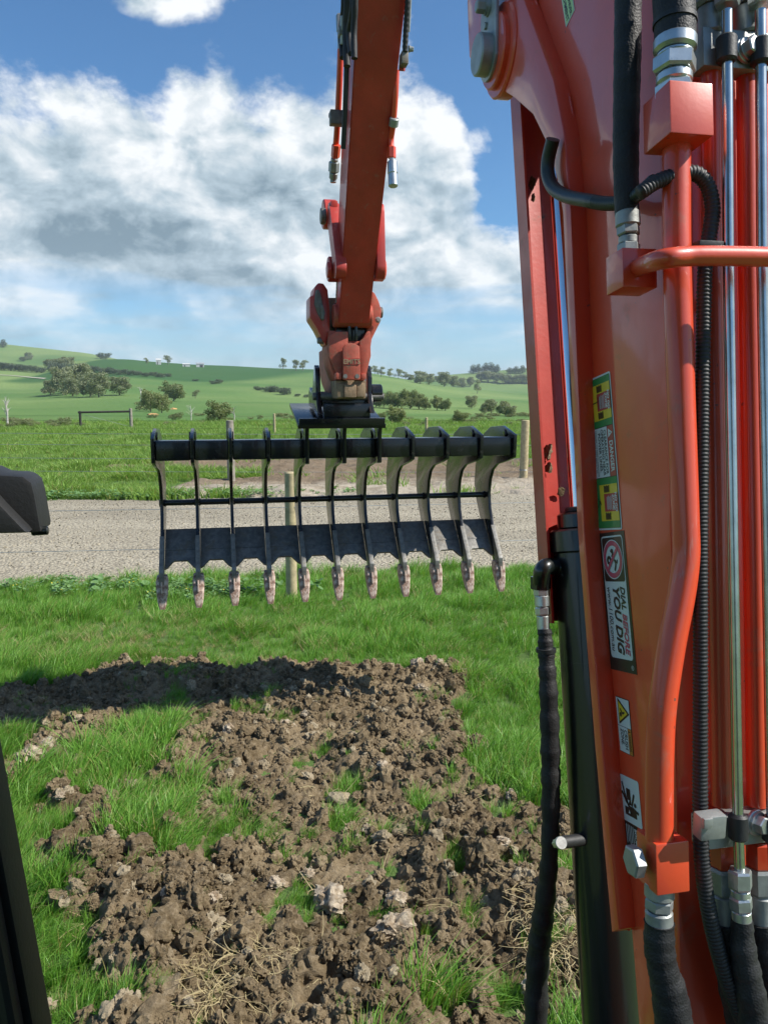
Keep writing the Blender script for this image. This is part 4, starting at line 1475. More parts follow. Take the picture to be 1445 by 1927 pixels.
# boom cylinder, rod and the guard in front of them
g0, g1 = mL(1058, 400, CX), mL(1093, 950, CX)
ax = (g0 - g1).normalized()
rod_top = Vector((CX, pin.y, pin.z))
b_top = mL(1091, 985, CX)
b_bot = b_top - ax * 1.35
ROD = part('cylinder_rod', MB().tube([b_top - ax * 0.02, b_top + ax * ((rod_top - b_top).length - 0.02)], 0.0185, 28), 'chrome')
BAR = MB()
BAR.tube([b_bot, b_top - ax * 0.05], 0.057, 40)
BAR.cyl(b_top - ax * 0.06, b_top - ax * 0.012, 0.0625, 40, chamfer=0.004)
BAR.cyl(b_top - ax * 0.012, b_top + ax * 0.022, 0.046, 40, chamfer=0.004)
BAR.cyl(b_top - ax * 0.28, b_top - ax * 0.278, 0.0575, 40)
BARREL = part('cylinder_barrel', BAR, 'cylinder_black')
part('wiper_seal', MB().cyl(b_top + ax * 0.022, b_top + ax * 0.034, 0.030, 30, chamfer=0.003), 'rubber')
ga, gb = mL(970, 400, 0.635), mL(1006, 1000, 0.635)
gd = (gb - ga).normalized()
gtop, gbot = ga - gd * 0.36, gb + gd * 0.19
back = Vector((0, -0.060, -0.012))
gx = Vector((1, 0, 0))
fw_ = gd.cross(gx).normalized()
if fw_.y < 0:
    fw_ = -fw_
mb = MB()
WG = 0.150
prof = [(0, -0.060), (0, -0.008), (0.012, 0.0), (WG - 0.012, 0.0), (WG, -0.008), (WG, -0.060), (WG - 0.005, -0.060), (WG - 0.005, -0.010), (WG - 0.014, -0.005), (0.014, -0.005), (0.005, -0.010), (0.005, -0.060)]
mb.prism([(a, b) for a, b in prof], gtop, gx, fw_, 0.0001)
mb2 = MB()
n_ = len(prof)
vs = [gtop + gx * a + fw_ * b for a, b in prof] + [gbot + gx * a + fw_ * b for a, b in prof]
fs = [(i, (i + 1) % n_, n_ + (i + 1) % n_, n_ + i) for i in range(n_)] + [tuple(range(n_))[::-1], tuple(range(n_, 2 * n_))]
mb2.add(vs, fs)
bmq = bmesh.new()
for v in mb2.v:
    bmq.verts.new(v)
bmq.verts.ensure_lookup_table()
for f in mb2.f:
    bmq.faces.new([bmq.verts[i] for i in f])
bmesh.ops.recalc_face_normals(bmq, faces=bmq.faces[:])
GUARD = part('cylinder_guard', MB().bm(bmq), 'worn_orange')
# mud stuck on the guard
for k_, (px, py, s_) in enumerate(((1001, 345, 0.018), (1003, 372, 0.012), (1030, 850, 0.022), (1032, 880, 0.015), (1055, 925, 0.016))):
    c_ = mL(px, py, 0.655)
    c_ = c_ + fw_ * 0.0
    sm = clod_mesh(90 + k_, 3, 'mud_splash', 'soil', link=True)
    sm.parent = GUARD
    sm.location = mF(px, py, (ga + gd * ((c_ - ga).dot(gd))).y - 0.012)
    sm.scale = (s_ * 0.45, s_ * 0.10, s_ * 0.9)

# port elbow, fittings and sleeved hose beside the barrel
HL = 0.615
el0, el1 = mL(1062, 1078, CX - 0.03), mL(1022, 1062, HL)
path = spline([mL(1090, 1075, CX - 0.02), mL(1048, 1066, 0.655), mL(1022, 1070, HL), mL(1017, 1105, HL)], 8)
part('hose_elbow', MB().tube(path, [0.017] * len(path), 16).cyl(mL(1017, 1085, HL), mL(1017, 1108, HL), 0.0205, 6), 'cylinder_black', angle=30)


def fitting(pts, name='hose_fitting', m_='zinc', parent=EX, seg=6):
    """stack of hex nuts and collars: (point, radius, sides)"""
    mb = MB()
    for (p, q, r, sd) in pts:
        d = (Vector(q) - Vector(p))
        if sd == 6:
            c_ = d.normalized() * min(d.length * 0.15, r * 0.2)
            mb.tube([p, Vector(p) + c_, Vector(q) - c_, q], [r * 0.88, r, r, r * 0.88], 6)
        else:
            mb.cyl(p, q, r, 20, chamfer=min(r * 0.15, d.length * 0.3))
    return mb.build(name, m_, parent, angle=25)


def seq(f, spec):
    """spec: (px0, py0, px1, py1, radius px, sides) with f turning pixels to points; radius scaled by distance"""
    out = []
    for x0_, y0_, x1_, y1_, rp, sd in spec:
        p, q = f(x0_, y0_), f(x1_, y1_)
        dep = ((p + q) / 2 - EYE).dot(Vector((math.sin(PS) * 0 - 0, 0, 0))) if False else ((p + q) / 2 - EYE).length
        out.append((p, q, rp / F * dep * 0.97, sd))
    return out


def prad(p, rpx):
    return rpx / F * (Vector(p) - EYE).length * 0.95


fL = lambda x, y: mL(x, y, HL)
fitting(seq(fL, [(1018, 1105, 1019, 1122, 15, 6), (1019, 1120, 1020, 1142, 14, 0), (1020, 1142, 1021, 1158, 14, 6), (1021, 1158, 1022, 1186, 12, 0)]), m_='zinc')


def hose(pts, rpx, m_='woven_sleeve', name='hose', f=fL, parent=EX, wob=0.0, seg=18, flat=None, n=10):
    P = spline([f(*p) for p in pts], n)
    rr = []
    rs = [rpx] * len(pts) if isinstance(rpx, (int, float)) else rpx
    for i, p in enumerate(P):
        t = i / (len(P) - 1) * (len(rs) - 1)
        a = int(min(t, len(rs) - 2))
        r = rs[a] + (rs[a + 1] - rs[a]) * (t - a)
        rr.append(prad(p, r) * (1 + wob * (math.sin(i * 0.9 + pts[0][0]) * 0.6 + math.sin(i * 2.3 + 1.3) * 0.4)))
    return MB().tube(P, rr, seg, flat=flat).build(name, m_, parent, angle=60)


hose([(1024, 1184), (1027, 1225), (1031, 1290), (1035, 1400), (1036, 1500), (1033, 1620), (1022, 1720), (1012, 1800), (1008, 1930), (1010, 2000)], [13, 15, 17, 18, 17, 15, 18, 19, 19, 19], wob=0.11, n=14)
part('cable_tie', MB().cyl(mL(1027, 1220, HL), mL(1027, 1227, HL), prad(mL(1027, 1224, HL), 19), 16), 'rubber')
cl = MB()
cl.cyl(mL(1110, 1578, CX - 0.03), mL(1052, 1586, HL - 0.01), 0.012, 16)
part('hose_bracket', cl, 'rubber')
hexbolt(mL(1056, 1586, HL - 0.025), mL(1030, 1590, HL - 0.03) - mL(1056, 1586, HL - 0.025), 0.0085, 0.026)

# ---- hydraulic lines on the rear face
def pipe(pts, rpx, m_='orange_paint', name='hydraulic_pipe', off=0.05, n=10, f=None, straight=False):
    f = f or (lambda x, y: mR(x, y, off))
    P = [f(*p) for p in pts] if straight else spline([f(*p) for p in pts], n)
    r = prad(P[len(P) // 2], rpx)
    return MB().tube(P, r, 22).build(name, m_, EX, angle=50)


pipe([(1272, 262), (1273, 480), (1281, 760), (1289, 980), (1290, 1050), (1281, 1120), (1262, 1220), (1246, 1330), (1241, 1420), (1240, 1520), (1240, 1580)], 25, off=0.055)
# upper block, lower block
def block(px, py, wpx, hpx, dpx, off, name='port_block', m_='orange_paint'):
    c_ = mR(px, py, off)
    s_ = (c_ - EYE).length / F
    rot = Matrix.Rotation(-math.atan(RSLOPE), 3, 'X')
    return MB().box(c_, (wpx * s_, dpx * s_, hpx * s_), rot, bevel=0.002).build(name, m_, EX)


block(1274, 226, 74, 80, 78, 0.065)
block(1246, 1618, 58, 82, 60, 0.05)
hexbolt(mR(1213, 1618, 0.05), (-1, 0, 0), 0.0205, 0.022, name='hex_plug', m_='zinc_dull', washer=False)
fitting(seq(lambda x, y: mR(x, y, 0.05), [(1240, 1658, 1240, 1690, 24, 0), (1240, 1690, 1239, 1712, 23, 6), (1239, 1712, 1240, 1740, 22, 0)]), m_='zinc_dull')
hose([(1240, 1735), (1240, 1780), (1246, 1820), (1258, 1865), (1268, 1930), (1275, 2000)], [24, 25, 24, 28, 30, 30], f=lambda x, y: mR(x, y, 0.05), wob=0.05)
# big woven hose coming down to the upper block
fitting(seq(lambda x, y: mR(x, y, 0.07), [(1270, 70, 1269, 100, 33, 0), (1269, 100, 1269, 108, 28, 0), (1269, 106, 1268, 138, 34, 6), (1268, 138, 1268, 160, 28, 0), (1268, 158, 1269, 188, 31, 6)]), m_='zinc')
hose([(1265, -60), (1267, 0), (1269, 40), (1270, 76)], [32, 32, 32, 32], f=lambda x, y: mR(x, y, 0.07))
part('hose_band', MB().cyl(mR(1269, 38, 0.07), mR(1269, 47, 0.07), prad(mR(1269, 40, 0.07), 34), 22), 'rubber')
# straight lines further right, each with a thin steel line before it
pipe([(1335, 60), (1340, 500), (1349, 1000), (1357, 1515)], 18, straight=True, off=0.040)
pipe([(1404, 60), (1408, 500), (1417, 1000), (1424, 1515)], 18, straight=True, off=0.040)
pipe([(1470, 60), (1476, 500), (1486, 1000), (1494, 1515)], 18, straight=True, off=0.040)  # extra pipe out of view, added to shade the boom's rear face
pipe([(1367, 20), (1370, 500), (1378, 1000), (1388, 1560), (1391, 1640)], 9.5, 'line_steel', 'steel_line', straight=True, off=0.075)
pipe([(1430, 20), (1433, 500), (1442, 1000), (1452, 1560), (1456, 1640)], 9.5, 'line_steel', 'steel_line', straight=True, off=0.075)
for px in (1338, 1406):
    fitting(seq(lambda x, y: mR(x, y, 0.045), [(px - 4, -50, px - 2, 18, 30, 6), (px - 2, 15, px, 70, 22, 0)]), m_='zinc_dull')
for px in (1368, 1431):
    fitting(seq(lambda x, y: mR(x, y, 0.075), [(px - 2, -40, px, 12, 19, 6)]), m_='zinc')
# clamps
def bar_clamp(px0, px1, py, hpx, off, name='pipe_clamp', sl=((1366, 93), (1431, 98)), bolt=(1398, 97)):
    a, b = mR(px0, py, off), mR(px1, py + 6, off)
    s_ = prad(a, 1)
    rot = Matrix.Rotation(-math.atan(RSLOPE), 3, 'X')
    o_ = MB().box((a + b) / 2, ((b - a).length, 0.030, hpx * s_), rot, bevel=0.003).build(name, 'zinc_dull', EX)
    for sx, sy in sl:
        c_ = mR(sx, sy, 0.075)
        u_ = mR(sx, sy - 10, 0.075) - c_
        u_ = u_.normalized()
        MB().cyl(c_ - u_ * 0.017, c_ + u_ * 0.017, prad(c_, 16), 22, chamfer=0.003).build('rubber_sleeve', 'rubber', o_)
    hexbolt(mR(*bolt, off + 0.016), (0.25, -1, 0.15), 0.0125, 0.020, parent=o_)
    return o_


bar_clamp(1310, 1500, 104, 62, 0.045)
bar_clamp(1312, 1500, 1549, 52, 0.045, sl=((1388, 1556), (1452, 1560)), bolt=(1418, 1546))
for px in (1360, 1428):
    fitting(seq(lambda x, y: mR(x, y, 0.042), [(px, 1580, px + 1, 1632, 22, 6)]), m_='orange_paint', name='pipe_union')
    fitting(seq(lambda x, y: mR(x, y, 0.042), [(px + 1, 1630, px + 3, 1680, 25, 6), (px + 3, 1680, px + 4, 1735, 22, 0)]), m_='zinc_dull')
    hose([(px + 4, 1730), (px + 10, 1790), (px + 22, 1850), (px + 40, 1930), (px + 60, 2000)], 26, f=lambda x, y: mR(x, y, 0.042), wob=0.05)
fitting(seq(lambda x, y: mR(x, y, 0.075), [(1391, 1636, 1392, 1672, 19, 6), (1392, 1672, 1393, 1688, 15, 0), (1392, 1686, 1394, 1712, 18, 6), (1394, 1712, 1395, 1735, 15, 0)]), m_='zinc')
hose([(1395, 1730), (1398, 1790), (1408, 1850), (1420, 1930), (1430, 2000)], [16, 20, 22, 24, 24], f=lambda x, y: mR(x, y, 0.075), wob=0.07)


def conduit(pts, rpx, name='ribbed_conduit', m_='rubber', f=None, pitch=0.0052, depth=0.13):
    f = f or (lambda x, y: mR(x, y, 0.06))
    P = spline([f(*p) for p in pts], 24)
    # resample evenly
    L_ = [0]
    for a, b in zip(P, P[1:]):
        L_.append(L_[-1] + (b - a).length)
    tot = L_[-1]
    nn = int(tot / (pitch / 4))
    Q, rr, j = [], [], 0
    for i in range(nn + 1):
        d = tot * i / nn
        while j < len(L_) - 2 and L_[j + 1] < d:
            j += 1
        t = (d - L_[j]) / max(1e-9, L_[j + 1] - L_[j])
        p = P[j].lerp(P[j + 1], min(1, t))
        Q.append(p)
        rr.append(prad(p, rpx) * (1 - depth * (0, 0.5, 1, 0.5)[i % 4]))
    return MB().tube(Q, rr, 16).build(name, m_, EX, angle=180)


conduit([(1205, 362), (1235, 342), (1272, 330), (1306, 326), (1330, 348), (1340, 390), (1336, 430), (1328, 480), (1324, 560), (1321, 760), (1318, 1000), (1317, 1300), (1317, 1540), (1322, 1640), (1336, 1730), (1358, 1815), (1385, 1890), (1415, 1960)], 13.5)
gl = lambda x, y: mL(x, y, XL - 0.045)
hose([(1040, 262), (1031, 300), (1031, 330), (1042, 355), (1068, 370), (1110, 378), (1120, 380)], 12, 'green_hose', f=gl)
conduit([(1112, 379), (1140, 383), (1175, 380), (1205, 362), (1230, 340)], 12.5, m_='green_hose', f=gl)
part('conduit_clip', MB().box(mR(1331, 462, 0.07), (0.035, 0.018, 0.010), bevel=0.002), 'dark_plastic')
part('conduit_clip', MB().box(mR(1334, 1552, 0.085), (0.036, 0.020, 0.032), bevel=0.003).box(mR(1330, 1549, 0.098), (0.012, 0.006, 0.014), bevel=0.001), 'zinc_dull')
# black hose over the side plate, its fitting and block
fh = lambda x, y: mL(x, y, XL - 0.05)
hose([(1182, -80), (1181, 0), (1180, 100), (1178, 200), (1177, 300), (1179, 404)], [21, 21, 22, 22, 22, 21], f=fh, wob=0.03, n=14)
fitting(seq(fh, [(1180, 398, 1181, 428, 21, 0), (1181, 426, 1182, 444, 20, 6), (1182, 444, 1182, 460, 17, 0), (1182, 458, 1183, 482, 20, 6)]), m_='zinc_dull')
s_ = prad(fh(1184, 512), 1)
part('port_block', MB().box(fh(1187, 513), (0.05, 0.046, 0.052), Matrix.Rotation(-math.atan(RSLOPE), 3, 'X'), bevel=0.0015), 'orange_paint')
P = [mL(1192, 508, XL - 0.05), mL(1208, 500, XL - 0.055), mR(1245, 488, 0.12), mR(1300, 482, 0.125), mR(1380, 482, 0.125), mR(1460, 484, 0.125), mR(1520, 485, 0.125)]
P = spline(P, 10)
part('hydraulic_pipe', MB().tube(P, prad(P[30], 17.5), 22), 'orange_paint', angle=50)


# ---- decals on the side plate
def text_mesh(body, size, shear=0.0, bold=0.0, align='LEFT', sx=1.0, fit=None):
    cu = bpy.data.curves.new('t', 'FONT')
    cu.body, cu.size, cu.shear, cu.offset, cu.align_x = body, size, shear, bold, align
    cu.resolution_u = 2
    ob = bpy.data.objects.new('t', cu)
    me = bpy.data.meshes.new_from_object(ob)
    if fit:
        xs_ = [v.co.x for v in me.vertices]
        sx = fit / (max(xs_) - min(xs_))
    vs = [(v.co.x * sx, v.co.y) for v in me.vertices]
    fs = [tuple(p.vertices) for p in me.polygons]
    bpy.data.objects.remove(ob)
    bpy.data.curves.remove(cu)
    bpy.data.meshes.remove(me)
    return vs, fs


INKS = ['ink_white', 'ink_black', 'ink_green', 'ink_yellow', 'ink_red', 'ink_pink', 'ink_lime', 'ink_orange']
IW, IB, IG, IY, IR, IP, IL, IO = range(8)


class Decal:
    """flat print: s runs down the boom, t towards its rear; both in units of the sticker's own length / width"""
    def __init__(s, corner, su, tu, ls, wt, x):
        s.o, s.su, s.tu, s.ls, s.wt, s.x = Vector((0, corner[0], corner[1])), Vector((0, *su)).normalized(), Vector((0, *tu)).normalized(), ls, wt, x
        s.mb = MB()

    def at(s, a, b, lv):
        p = s.o + s.su * a + s.tu * b
        return Vector((s.x - 0.0006 - 0.00035 * lv, p.y, p.z))

    def poly(s, pts, ink, lv):
        s.mb.add([s.at(a, b, lv) for a, b in pts], [tuple(range(len(pts)))], ink)
        return s

    def rect(s, a0, b0, a1, b1, ink, lv, r=0.0):
        if not r:
            return s.poly([(a0, b0), (a1, b0), (a1, b1), (a0, b1)], ink, lv)
        pts = []
        for ca, cb, st in ((a1 - r, b1 - r, 0), (a0 + r, b1 - r, 90), (a0 + r, b0 + r, 180), (a1 - r, b0 + r, 270)):
            pts += [(ca + r * math.cos(R(st + q * 22.5)), cb + r * math.sin(R(st + q * 22.5))) for q in range(5)]
        return s.poly(pts, ink, lv)

    def ring(s, ca, cb, r0, r1, ink, lv, n=40):
        v = [(ca + r * math.cos(6.2832 * i / n), cb + r * math.sin(6.2832 * i / n)) for r in (r0, r1) for i in range(n)]
        s.mb.add([s.at(*p, lv) for p in v], [(i, (i + 1) % n, n + (i + 1) % n, n + i) for i in range(n)], ink)
        return s

    def disc(s, ca, cb, r, ink, lv, n=40):
        return s.poly([(ca + r * math.cos(6.2832 * i / n), cb + r * math.sin(6.2832 * i / n)) for i in range(n)], ink, lv)

    def text(s, body, a, b, size, ink, lv, **kw):
        vs, fs = text_mesh(body, size, **kw)
        s.mb.add([s.at(a + x, b + y, lv) for x, y in vs], fs, ink)
        return s

    def line(s, pts, wd, ink, lv):
        for (a0, b0), (a1, b1) in zip(pts, pts[1:]):
            d = math.hypot(a1 - a0, b1 - b0) or 1e-6
            nx, ny = -(b1 - b0) / d * wd / 2, (a1 - a0) / d * wd / 2
            s.poly([(a0 + nx, b0 + ny), (a1 + nx, b1 + ny), (a1 - nx, b1 - ny), (a0 - nx, b0 - ny)], ink, lv)
        return s

    def done(s, name='warning_decal', label=None):
        bmq = bmesh.new()
        o_ = s.mb.build(name, INKS, BOOM, smooth=False)
        # every face looks away from the plate
        me = o_.data
        flip = [p.index for p in me.polygons if p.normal.x > 0]
        bmq.from_mesh(me)
        bmq.faces.ensure_lookup_table()
        bmesh.ops.reverse_faces(bmq, faces=[bmq.faces[i] for i in flip])
        bmq.to_mesh(me)
        bmq.free()
        if label:
            o_['label'] = label
        return o_


def decal_frame(tl, tr, bl):
    a, b, c_ = mL(*tl, XL), mL(*tr, XL), mL(*bl, XL)
    return Decal((a.y, a.z), (c_.y - a.y, c_.z - a.z), (b.y - a.y, b.z - a.z), (c_ - a).length, (b - a).length, XL), (c_ - a).length, (b - a).length


# power line clearance
d, LN, W_ = decal_frame((1105, 717), (1149, 697), (1126, 998))
W_ *= 0.97
m_ = 0.003
d.rect(0, 0, LN, W_, IW, 0, 0.004)
d.rect(m_, m_, LN - m_, W_ - m_, IB, 1)
third = (LN - 2 * m_) / 3
for k_ in (0, 2):
    a0 = m_ + third * k_ + 0.0006
    a1 = a0 + third - 0.0012
    d.rect(a0, m_ + 0.0005, a1, W_ - m_ - 0.0005, IG, 2)
    d.rect(a0 + 0.011, 0.017, a1 - 0.011, W_ - m_ - 0.0005, IY, 3)
    d.rect(a0 + 0.026, 0.031, a1 - 0.026, W_ - m_ - 0.0005, IR, 4)
    mid = (a0 + a1) / 2
    d.text('NO GO', mid, W_ - 0.012, 0.009, IW, 5, align='CENTER', bold=0.0003)
    d.text('ZONE', mid, W_ - 0.020, 0.009, IW, 5, align='CENTER', bold=0.0003)
    for q in range(6):
        d.line([(mid - 0.011 + 0.001 * (q % 3), W_ - 0.024 - q * 0.0028), (mid + 0.012 - 0.001 * (q % 2), W_ - 0.024 - q * 0.0028)], 0.0011, IW, 5)
    for aa in (a0 + 0.0185, a1 - 0.0185):
        for q in range(5):
            d.line([(aa - 0.006 + 0.0012 * (q % 2), 0.034 + q * 0.0035), (aa + 0.0055, 0.034 + q * 0.0035)], 0.0022, IB, 5)
    if k_ == 0:
        d.line([(mid, 0.006), (mid - 0.002, 0.036)], 0.0016, IB, 5)
        for q in range(4):
            d.line([(mid - 0.010, 0.034 + q * 0.004), (mid + 0.010, 0.034 + q * 0.004)], 0.0007, IB, 5)
    else:
        d.line([(mid + 0.007, 0.008), (mid - 0.004, 0.018), (mid + 0.003, 0.020), (mid - 0.008, 0.009)], 0.0012, IB, 5)
a0, a1 = m_ + third + 0.0006, m_ + 2 * third - 0.0006
split_ = W_ * 0.70
d.rect(a0, m_ + 0.0005, a1, split_, IW, 2)
d.rect(a0, split_ + 0.0008, a1, W_ - m_ - 0.0005, IR, 2)
d.poly([(a0 + 0.004, split_ + 0.004), (a0 + 0.019, split_ + 0.004), (a0 + 0.0115, W_ - 0.006)], IW, 3)
d.line([(a0 + 0.0115, split_ + 0.009), (a0 + 0.0115, W_ - 0.011)], 0.0018, IR, 4)
d.text('DANGER', a0 + 0.024, split_ + 0.006, 0.0155, IW, 3, bold=0.0004, fit=third - 0.032)
mid = (a0 + a1) / 2
for q, tx in enumerate(('CLEARANCE FOR', 'OPERATING NEAR', 'POWER LINES.')):
    d.text(tx, mid, split_ - 0.0105 - q * 0.0098, 0.0108, IB, 3, align='CENTER', bold=0.0002, fit=third * (0.88, 0.92, 0.78)[q])
for q, tx in enumerate(('FAILURE TO KEEP CLEARANCE', 'GUIDELINES MAY RESULT IN', 'SERIOUS INJURY OR DEATH.')):
    d.text(tx, a0 + 0.003, split_ - 0.0385 - q * 0.0052, 0.0054, IB, 3, fit=third * (0.92, 0.84, 0.84)[q])
d.done(label='long green and yellow power line clearance sticker')

# dial before you dig
d, LN, W_ = decal_frame((1127, 1004), (1174, 998), (1149, 1256))
LN *= 1.01
d.rect(0, 0, LN, W_, IB, 0)
d.rect(0.006, 0.007, LN - 0.020, W_ - 0.007, IW, 1, 0.006)
sqr = W_ - 0.018
d.rect(0.0085, 0.009, 0.0085 + sqr + 0.006, W_ - 0.009, IB, 2, 0.004)
cc = (0.0085 + (sqr + 0.006) / 2, W_ / 2)
ro = sqr / 2 - 0.0008
d.disc(*cc, ro, IW, 3)
d.ring(*cc, ro * 0.70, ro * 0.95, IP, 4)
# telephone handset, lead and pick inside the ring
h_ = ro
d.poly([(cc[0] - 0.55 * h_, cc[1] - 0.05 * h_), (cc[0] - 0.50 * h_, cc[1] + 0.10 * h_), (cc[0] - 0.2 * h_, cc[1] + 0.12 * h_), (cc[0] - 0.08 * h_, cc[1] + 0.02 * h_), (cc[0] - 0.16 * h_, cc[1] - 0.12 * h_), (cc[0] - 0.28 * h_, cc[1] - 0.02 * h_), (cc[0] - 0.42 * h_, cc[1] - 0.20 * h_)], IB, 5)
d.ring(cc[0] + 0.05 * h_, cc[1] - 0.36 * h_, 0.08 * h_, 0.24 * h_, IB, 5, 20)
d.line([(cc[0] + 0.02 * h_, cc[1] + 0.18 * h_), (cc[0] + 0.22 * h_, cc[1] + 0.30 * h_), (cc[0] + 0.58 * h_, cc[1] + 0.16 * h_)], 0.13 * h_, IB, 5)
d.line([(cc[0] + 0.02 * h_, cc[1] + 0.48 * h_), (cc[0] + 0.22 * h_, cc[1] + 0.42 * h_), (cc[0] + 0.05 * h_, cc[1] + 0.30 * h_)], 0.06 * h_, IB, 5)
d.line([(cc[0] - 0.56 * h_, cc[1] + 0.56 * h_), (cc[0] + 0.56 * h_, cc[1] - 0.56 * h_)], 0.17 * h_, IP, 6)
tx0 = 0.0085 + sqr + 0.013
avail = LN - 0.026 - tx0
d.text('DIAL', tx0, W_ - 0.0262, 0.0185, IB, 3, shear=0.25, bold=0.0006, fit=avail * 0.34)
d.text('BEFORE', tx0 + avail * 0.39, W_ - 0.0262, 0.0185, IP, 3, shear=0.25, bold=0.0006, fit=avail * 0.60)
d.text('YOU DIG', tx0 - 0.001, W_ - 0.0500, 0.0275, IB, 3, shear=0.25, bold=0.0010, fit=avail * 0.98)
d.text('www.1100.com.au', tx0 + 0.001, 0.0135, 0.0165, IB, 3, shear=0.18, fit=avail * 0.94)
d.ring(LN - 0.009, W_ - 0.010, 0.0028, 0.0036, IW, 2, 20)
d.text('R', LN - 0.0105, W_ - 0.0122, 0.005, IW, 2)
d.done(label='white and black dial before you dig sticker with a red ring')

# crush zone
d, LN, W_ = decal_frame((1158, 1309), (1183, 1318), (1167, 1410))
LN *= 1.02
d.rect(0, 0, LN, W_, IB, 0, 0.002)
d.rect(0.001, 0.001, LN * 0.52, W_ - 0.001, IW, 1)
d.rect(LN * 0.53, 0.001, LN - 0.001, W_ * 0.72, IW, 1)
d.rect(LN * 0.53, W_ * 0.735, LN - 0.001, W_ - 0.001, IO, 1)
cA, cB = LN * 0.26, W_ * 0.42
for sc, ink, lv in ((1.0, IB, 2), (0.78, IY, 3)):
    d.poly([(cA - 0.0205 * sc, cB - 0.011 * sc), (cA + 0.0205 * sc, cB - 0.011 * sc), (cA, cB + 0.023 * sc)], ink, lv)
d.line([(cA - 0.005, cB - 0.004), (cA + 0.002, cB + 0.003), (cA - 0.001, cB + 0.009)], 0.003, IB, 4)
d.disc(cA + 0.004, cB - 0.003, 0.0035, IB, 4, 12)
d.text('CRUSH', LN * 0.57, W_ * 0.47, 0.0125, IB, 2, bold=0.0003, fit=LN * 0.35)
d.text('ZONE.', LN * 0.57, W_ * 0.20, 0.0125, IB, 2, bold=0.0003, fit=LN * 0.30)
d.poly([(LN * 0.56, W_ * 0.78), (LN * 0.60, W_ * 0.78), (LN * 0.58, W_ * 0.95)], IB, 2)
d.text('WARNING', LN * 0.63, W_ * 0.79, 0.0080, IB, 2, bold=0.0002, fit=LN * 0.30)
d.done(label='small white crush zone sticker with a yellow triangle')

# boom pinch pictogram
d, LN, W_ = decal_frame((1166, 1455), (1200, 1471), (1178, 1586))
d.rect(0, 0, LN * 0.66, W_ * 1.02, IW, 0, 0.004)
d.rect(LN * 0.665, 0, LN * 1.02, W_ * 0.72, IB, 0)
d.rect(LN * 0.98, 0, LN * 1.25, W_ * 0.28, IB, 1)
d.rect(LN * 0.17, W_ * 0.30, LN * 0.40, W_ * 0.52, IB, 1)
d.rect(LN * 0.44, W_ * 0.16, LN * 0.56, W_ * 0.78, IB, 1)
d.line([(LN * 0.10, W_ * 0.10), (LN * 0.25, W_ * 0.20), (LN * 0.40, W_ * 0.34)], 0.0036, IB, 2)
d.line([(LN * 0.24, W_ * 0.06), (LN * 0.36, W_ * 0.26), (LN * 0.43, W_ * 0.42), (LN * 0.43, W_ * 0.62), (LN * 0.47, W_ * 0.90)], 0.0042, IB, 2)
d.line([(LN * 0.40, W_ * 0.56), (LN * 0.22, W_ * 0.72)], 0.0040, IB, 2)
d.disc(LN * 0.37, W_ * 0.74, 0.0034, IB, 2, 14)
d.poly([(LN * 0.33, W_ * 0.36), (LN * 0.33, W_ * 0.46), (LN * 0.38, W_ * 0.41)], IW, 3)
d.poly([(LN * 0.52, W_ * 0.36), (LN * 0.52, W_ * 0.46), (LN * 0.47, W_ * 0.41)], IW, 3)
d.text('BOOM', LN * 0.71, W_ * 0.58, 0.0085, IW, 2, bold=0.0002)
for q in range(5):
    d.line([(LN * 0.70, W_ * (0.50 - q * 0.09)), (LN * (0.97 - 0.03 * (q % 2)), W_ * (0.50 - q * 0.09))], 0.0016, IW, 2)
d.done(label='white and black pictogram sticker of a crushed figure')

# lime sticker at the top of the boom
a, b = mL(1046, -70, XL), mL(1065, 52, XL)
su = (b - a).normalized()
tu = Vector((0, -su.z, su.y))
if tu.y > 0:
    tu = -tu
c0 = b - su * 0.16
d = Decal((c0.y, c0.z), (su.y, su.z), (tu.y, tu.z), 0.16, 0.035, XL)
d.rect(0, 0, 0.16, 0.036, IW, 0)
d.rect(0.002, 0.002, 0.158, 0.034, IL, 1)
d.text('DO NOT STAND UNDER', 0.156, 0.020, 0.0115, IB, 2, align='RIGHT', bold=0.0002, sx=0.95)
d.text('ATTACHMENT', 0.156, 0.006, 0.0125, IB, 2, align='RIGHT', bold=0.0003)
d.done(label='lime green sticker at the top of the boom')

# ---- arm (stick)
A0, A1 = mL(721, -30, 0.70), mL(666, 609, 0.70)
A0.x = A1.x = 0.70
adir = (A1 - A0).normalized()
A0 = A0 - adir * 1.15
perp = Vector((0, -adir.z, adir.y))
if perp.y < 0:
    perp = -perp            # out of the front face
LNa = (A1 - A0).length


def arm_pt(s_, side, dep):
    return A0 + adir * s_ + Vector((side, 0, 0)) + perp * dep


mb = MB()
w0, w1, h0, h1 = 0.112, 0.083, 0.30, 0.17
s1_ = LNa
sect = [(0, w0, h0), (1.15, w0 * 0.92, h0), (s1_ - 0.18, w1 * 1.02, h1 * 1.15), (s1_, w1, h1 * 0.75)]
vs, fs = [], []
for s_, w_, h_ in sect:
    for sx, dp in ((-w_, 0), (w_, 0), (w_, h_), (-w_, h_)):
        vs.append(arm_pt(s_, sx, dp))
for i in range(len(sect) - 1):
    for q in range(4):
        fs.append((i * 4 + q, i * 4 + (q + 1) % 4, i * 4 + 4 + (q + 1) % 4, i * 4 + 4 + q))
fs += [(3, 2, 1, 0), tuple(len(vs) - 4 + q for q in range(4))]
bmq = bmesh.new()
for v in vs:
    bmq.verts.new(v)
bmq.verts.ensure_lookup_table()
for f in fs:
    bmq.faces.new([bmq.verts[i] for i in f])
bmesh.ops.recalc_face_normals(bmq, faces=bmq.faces[:])
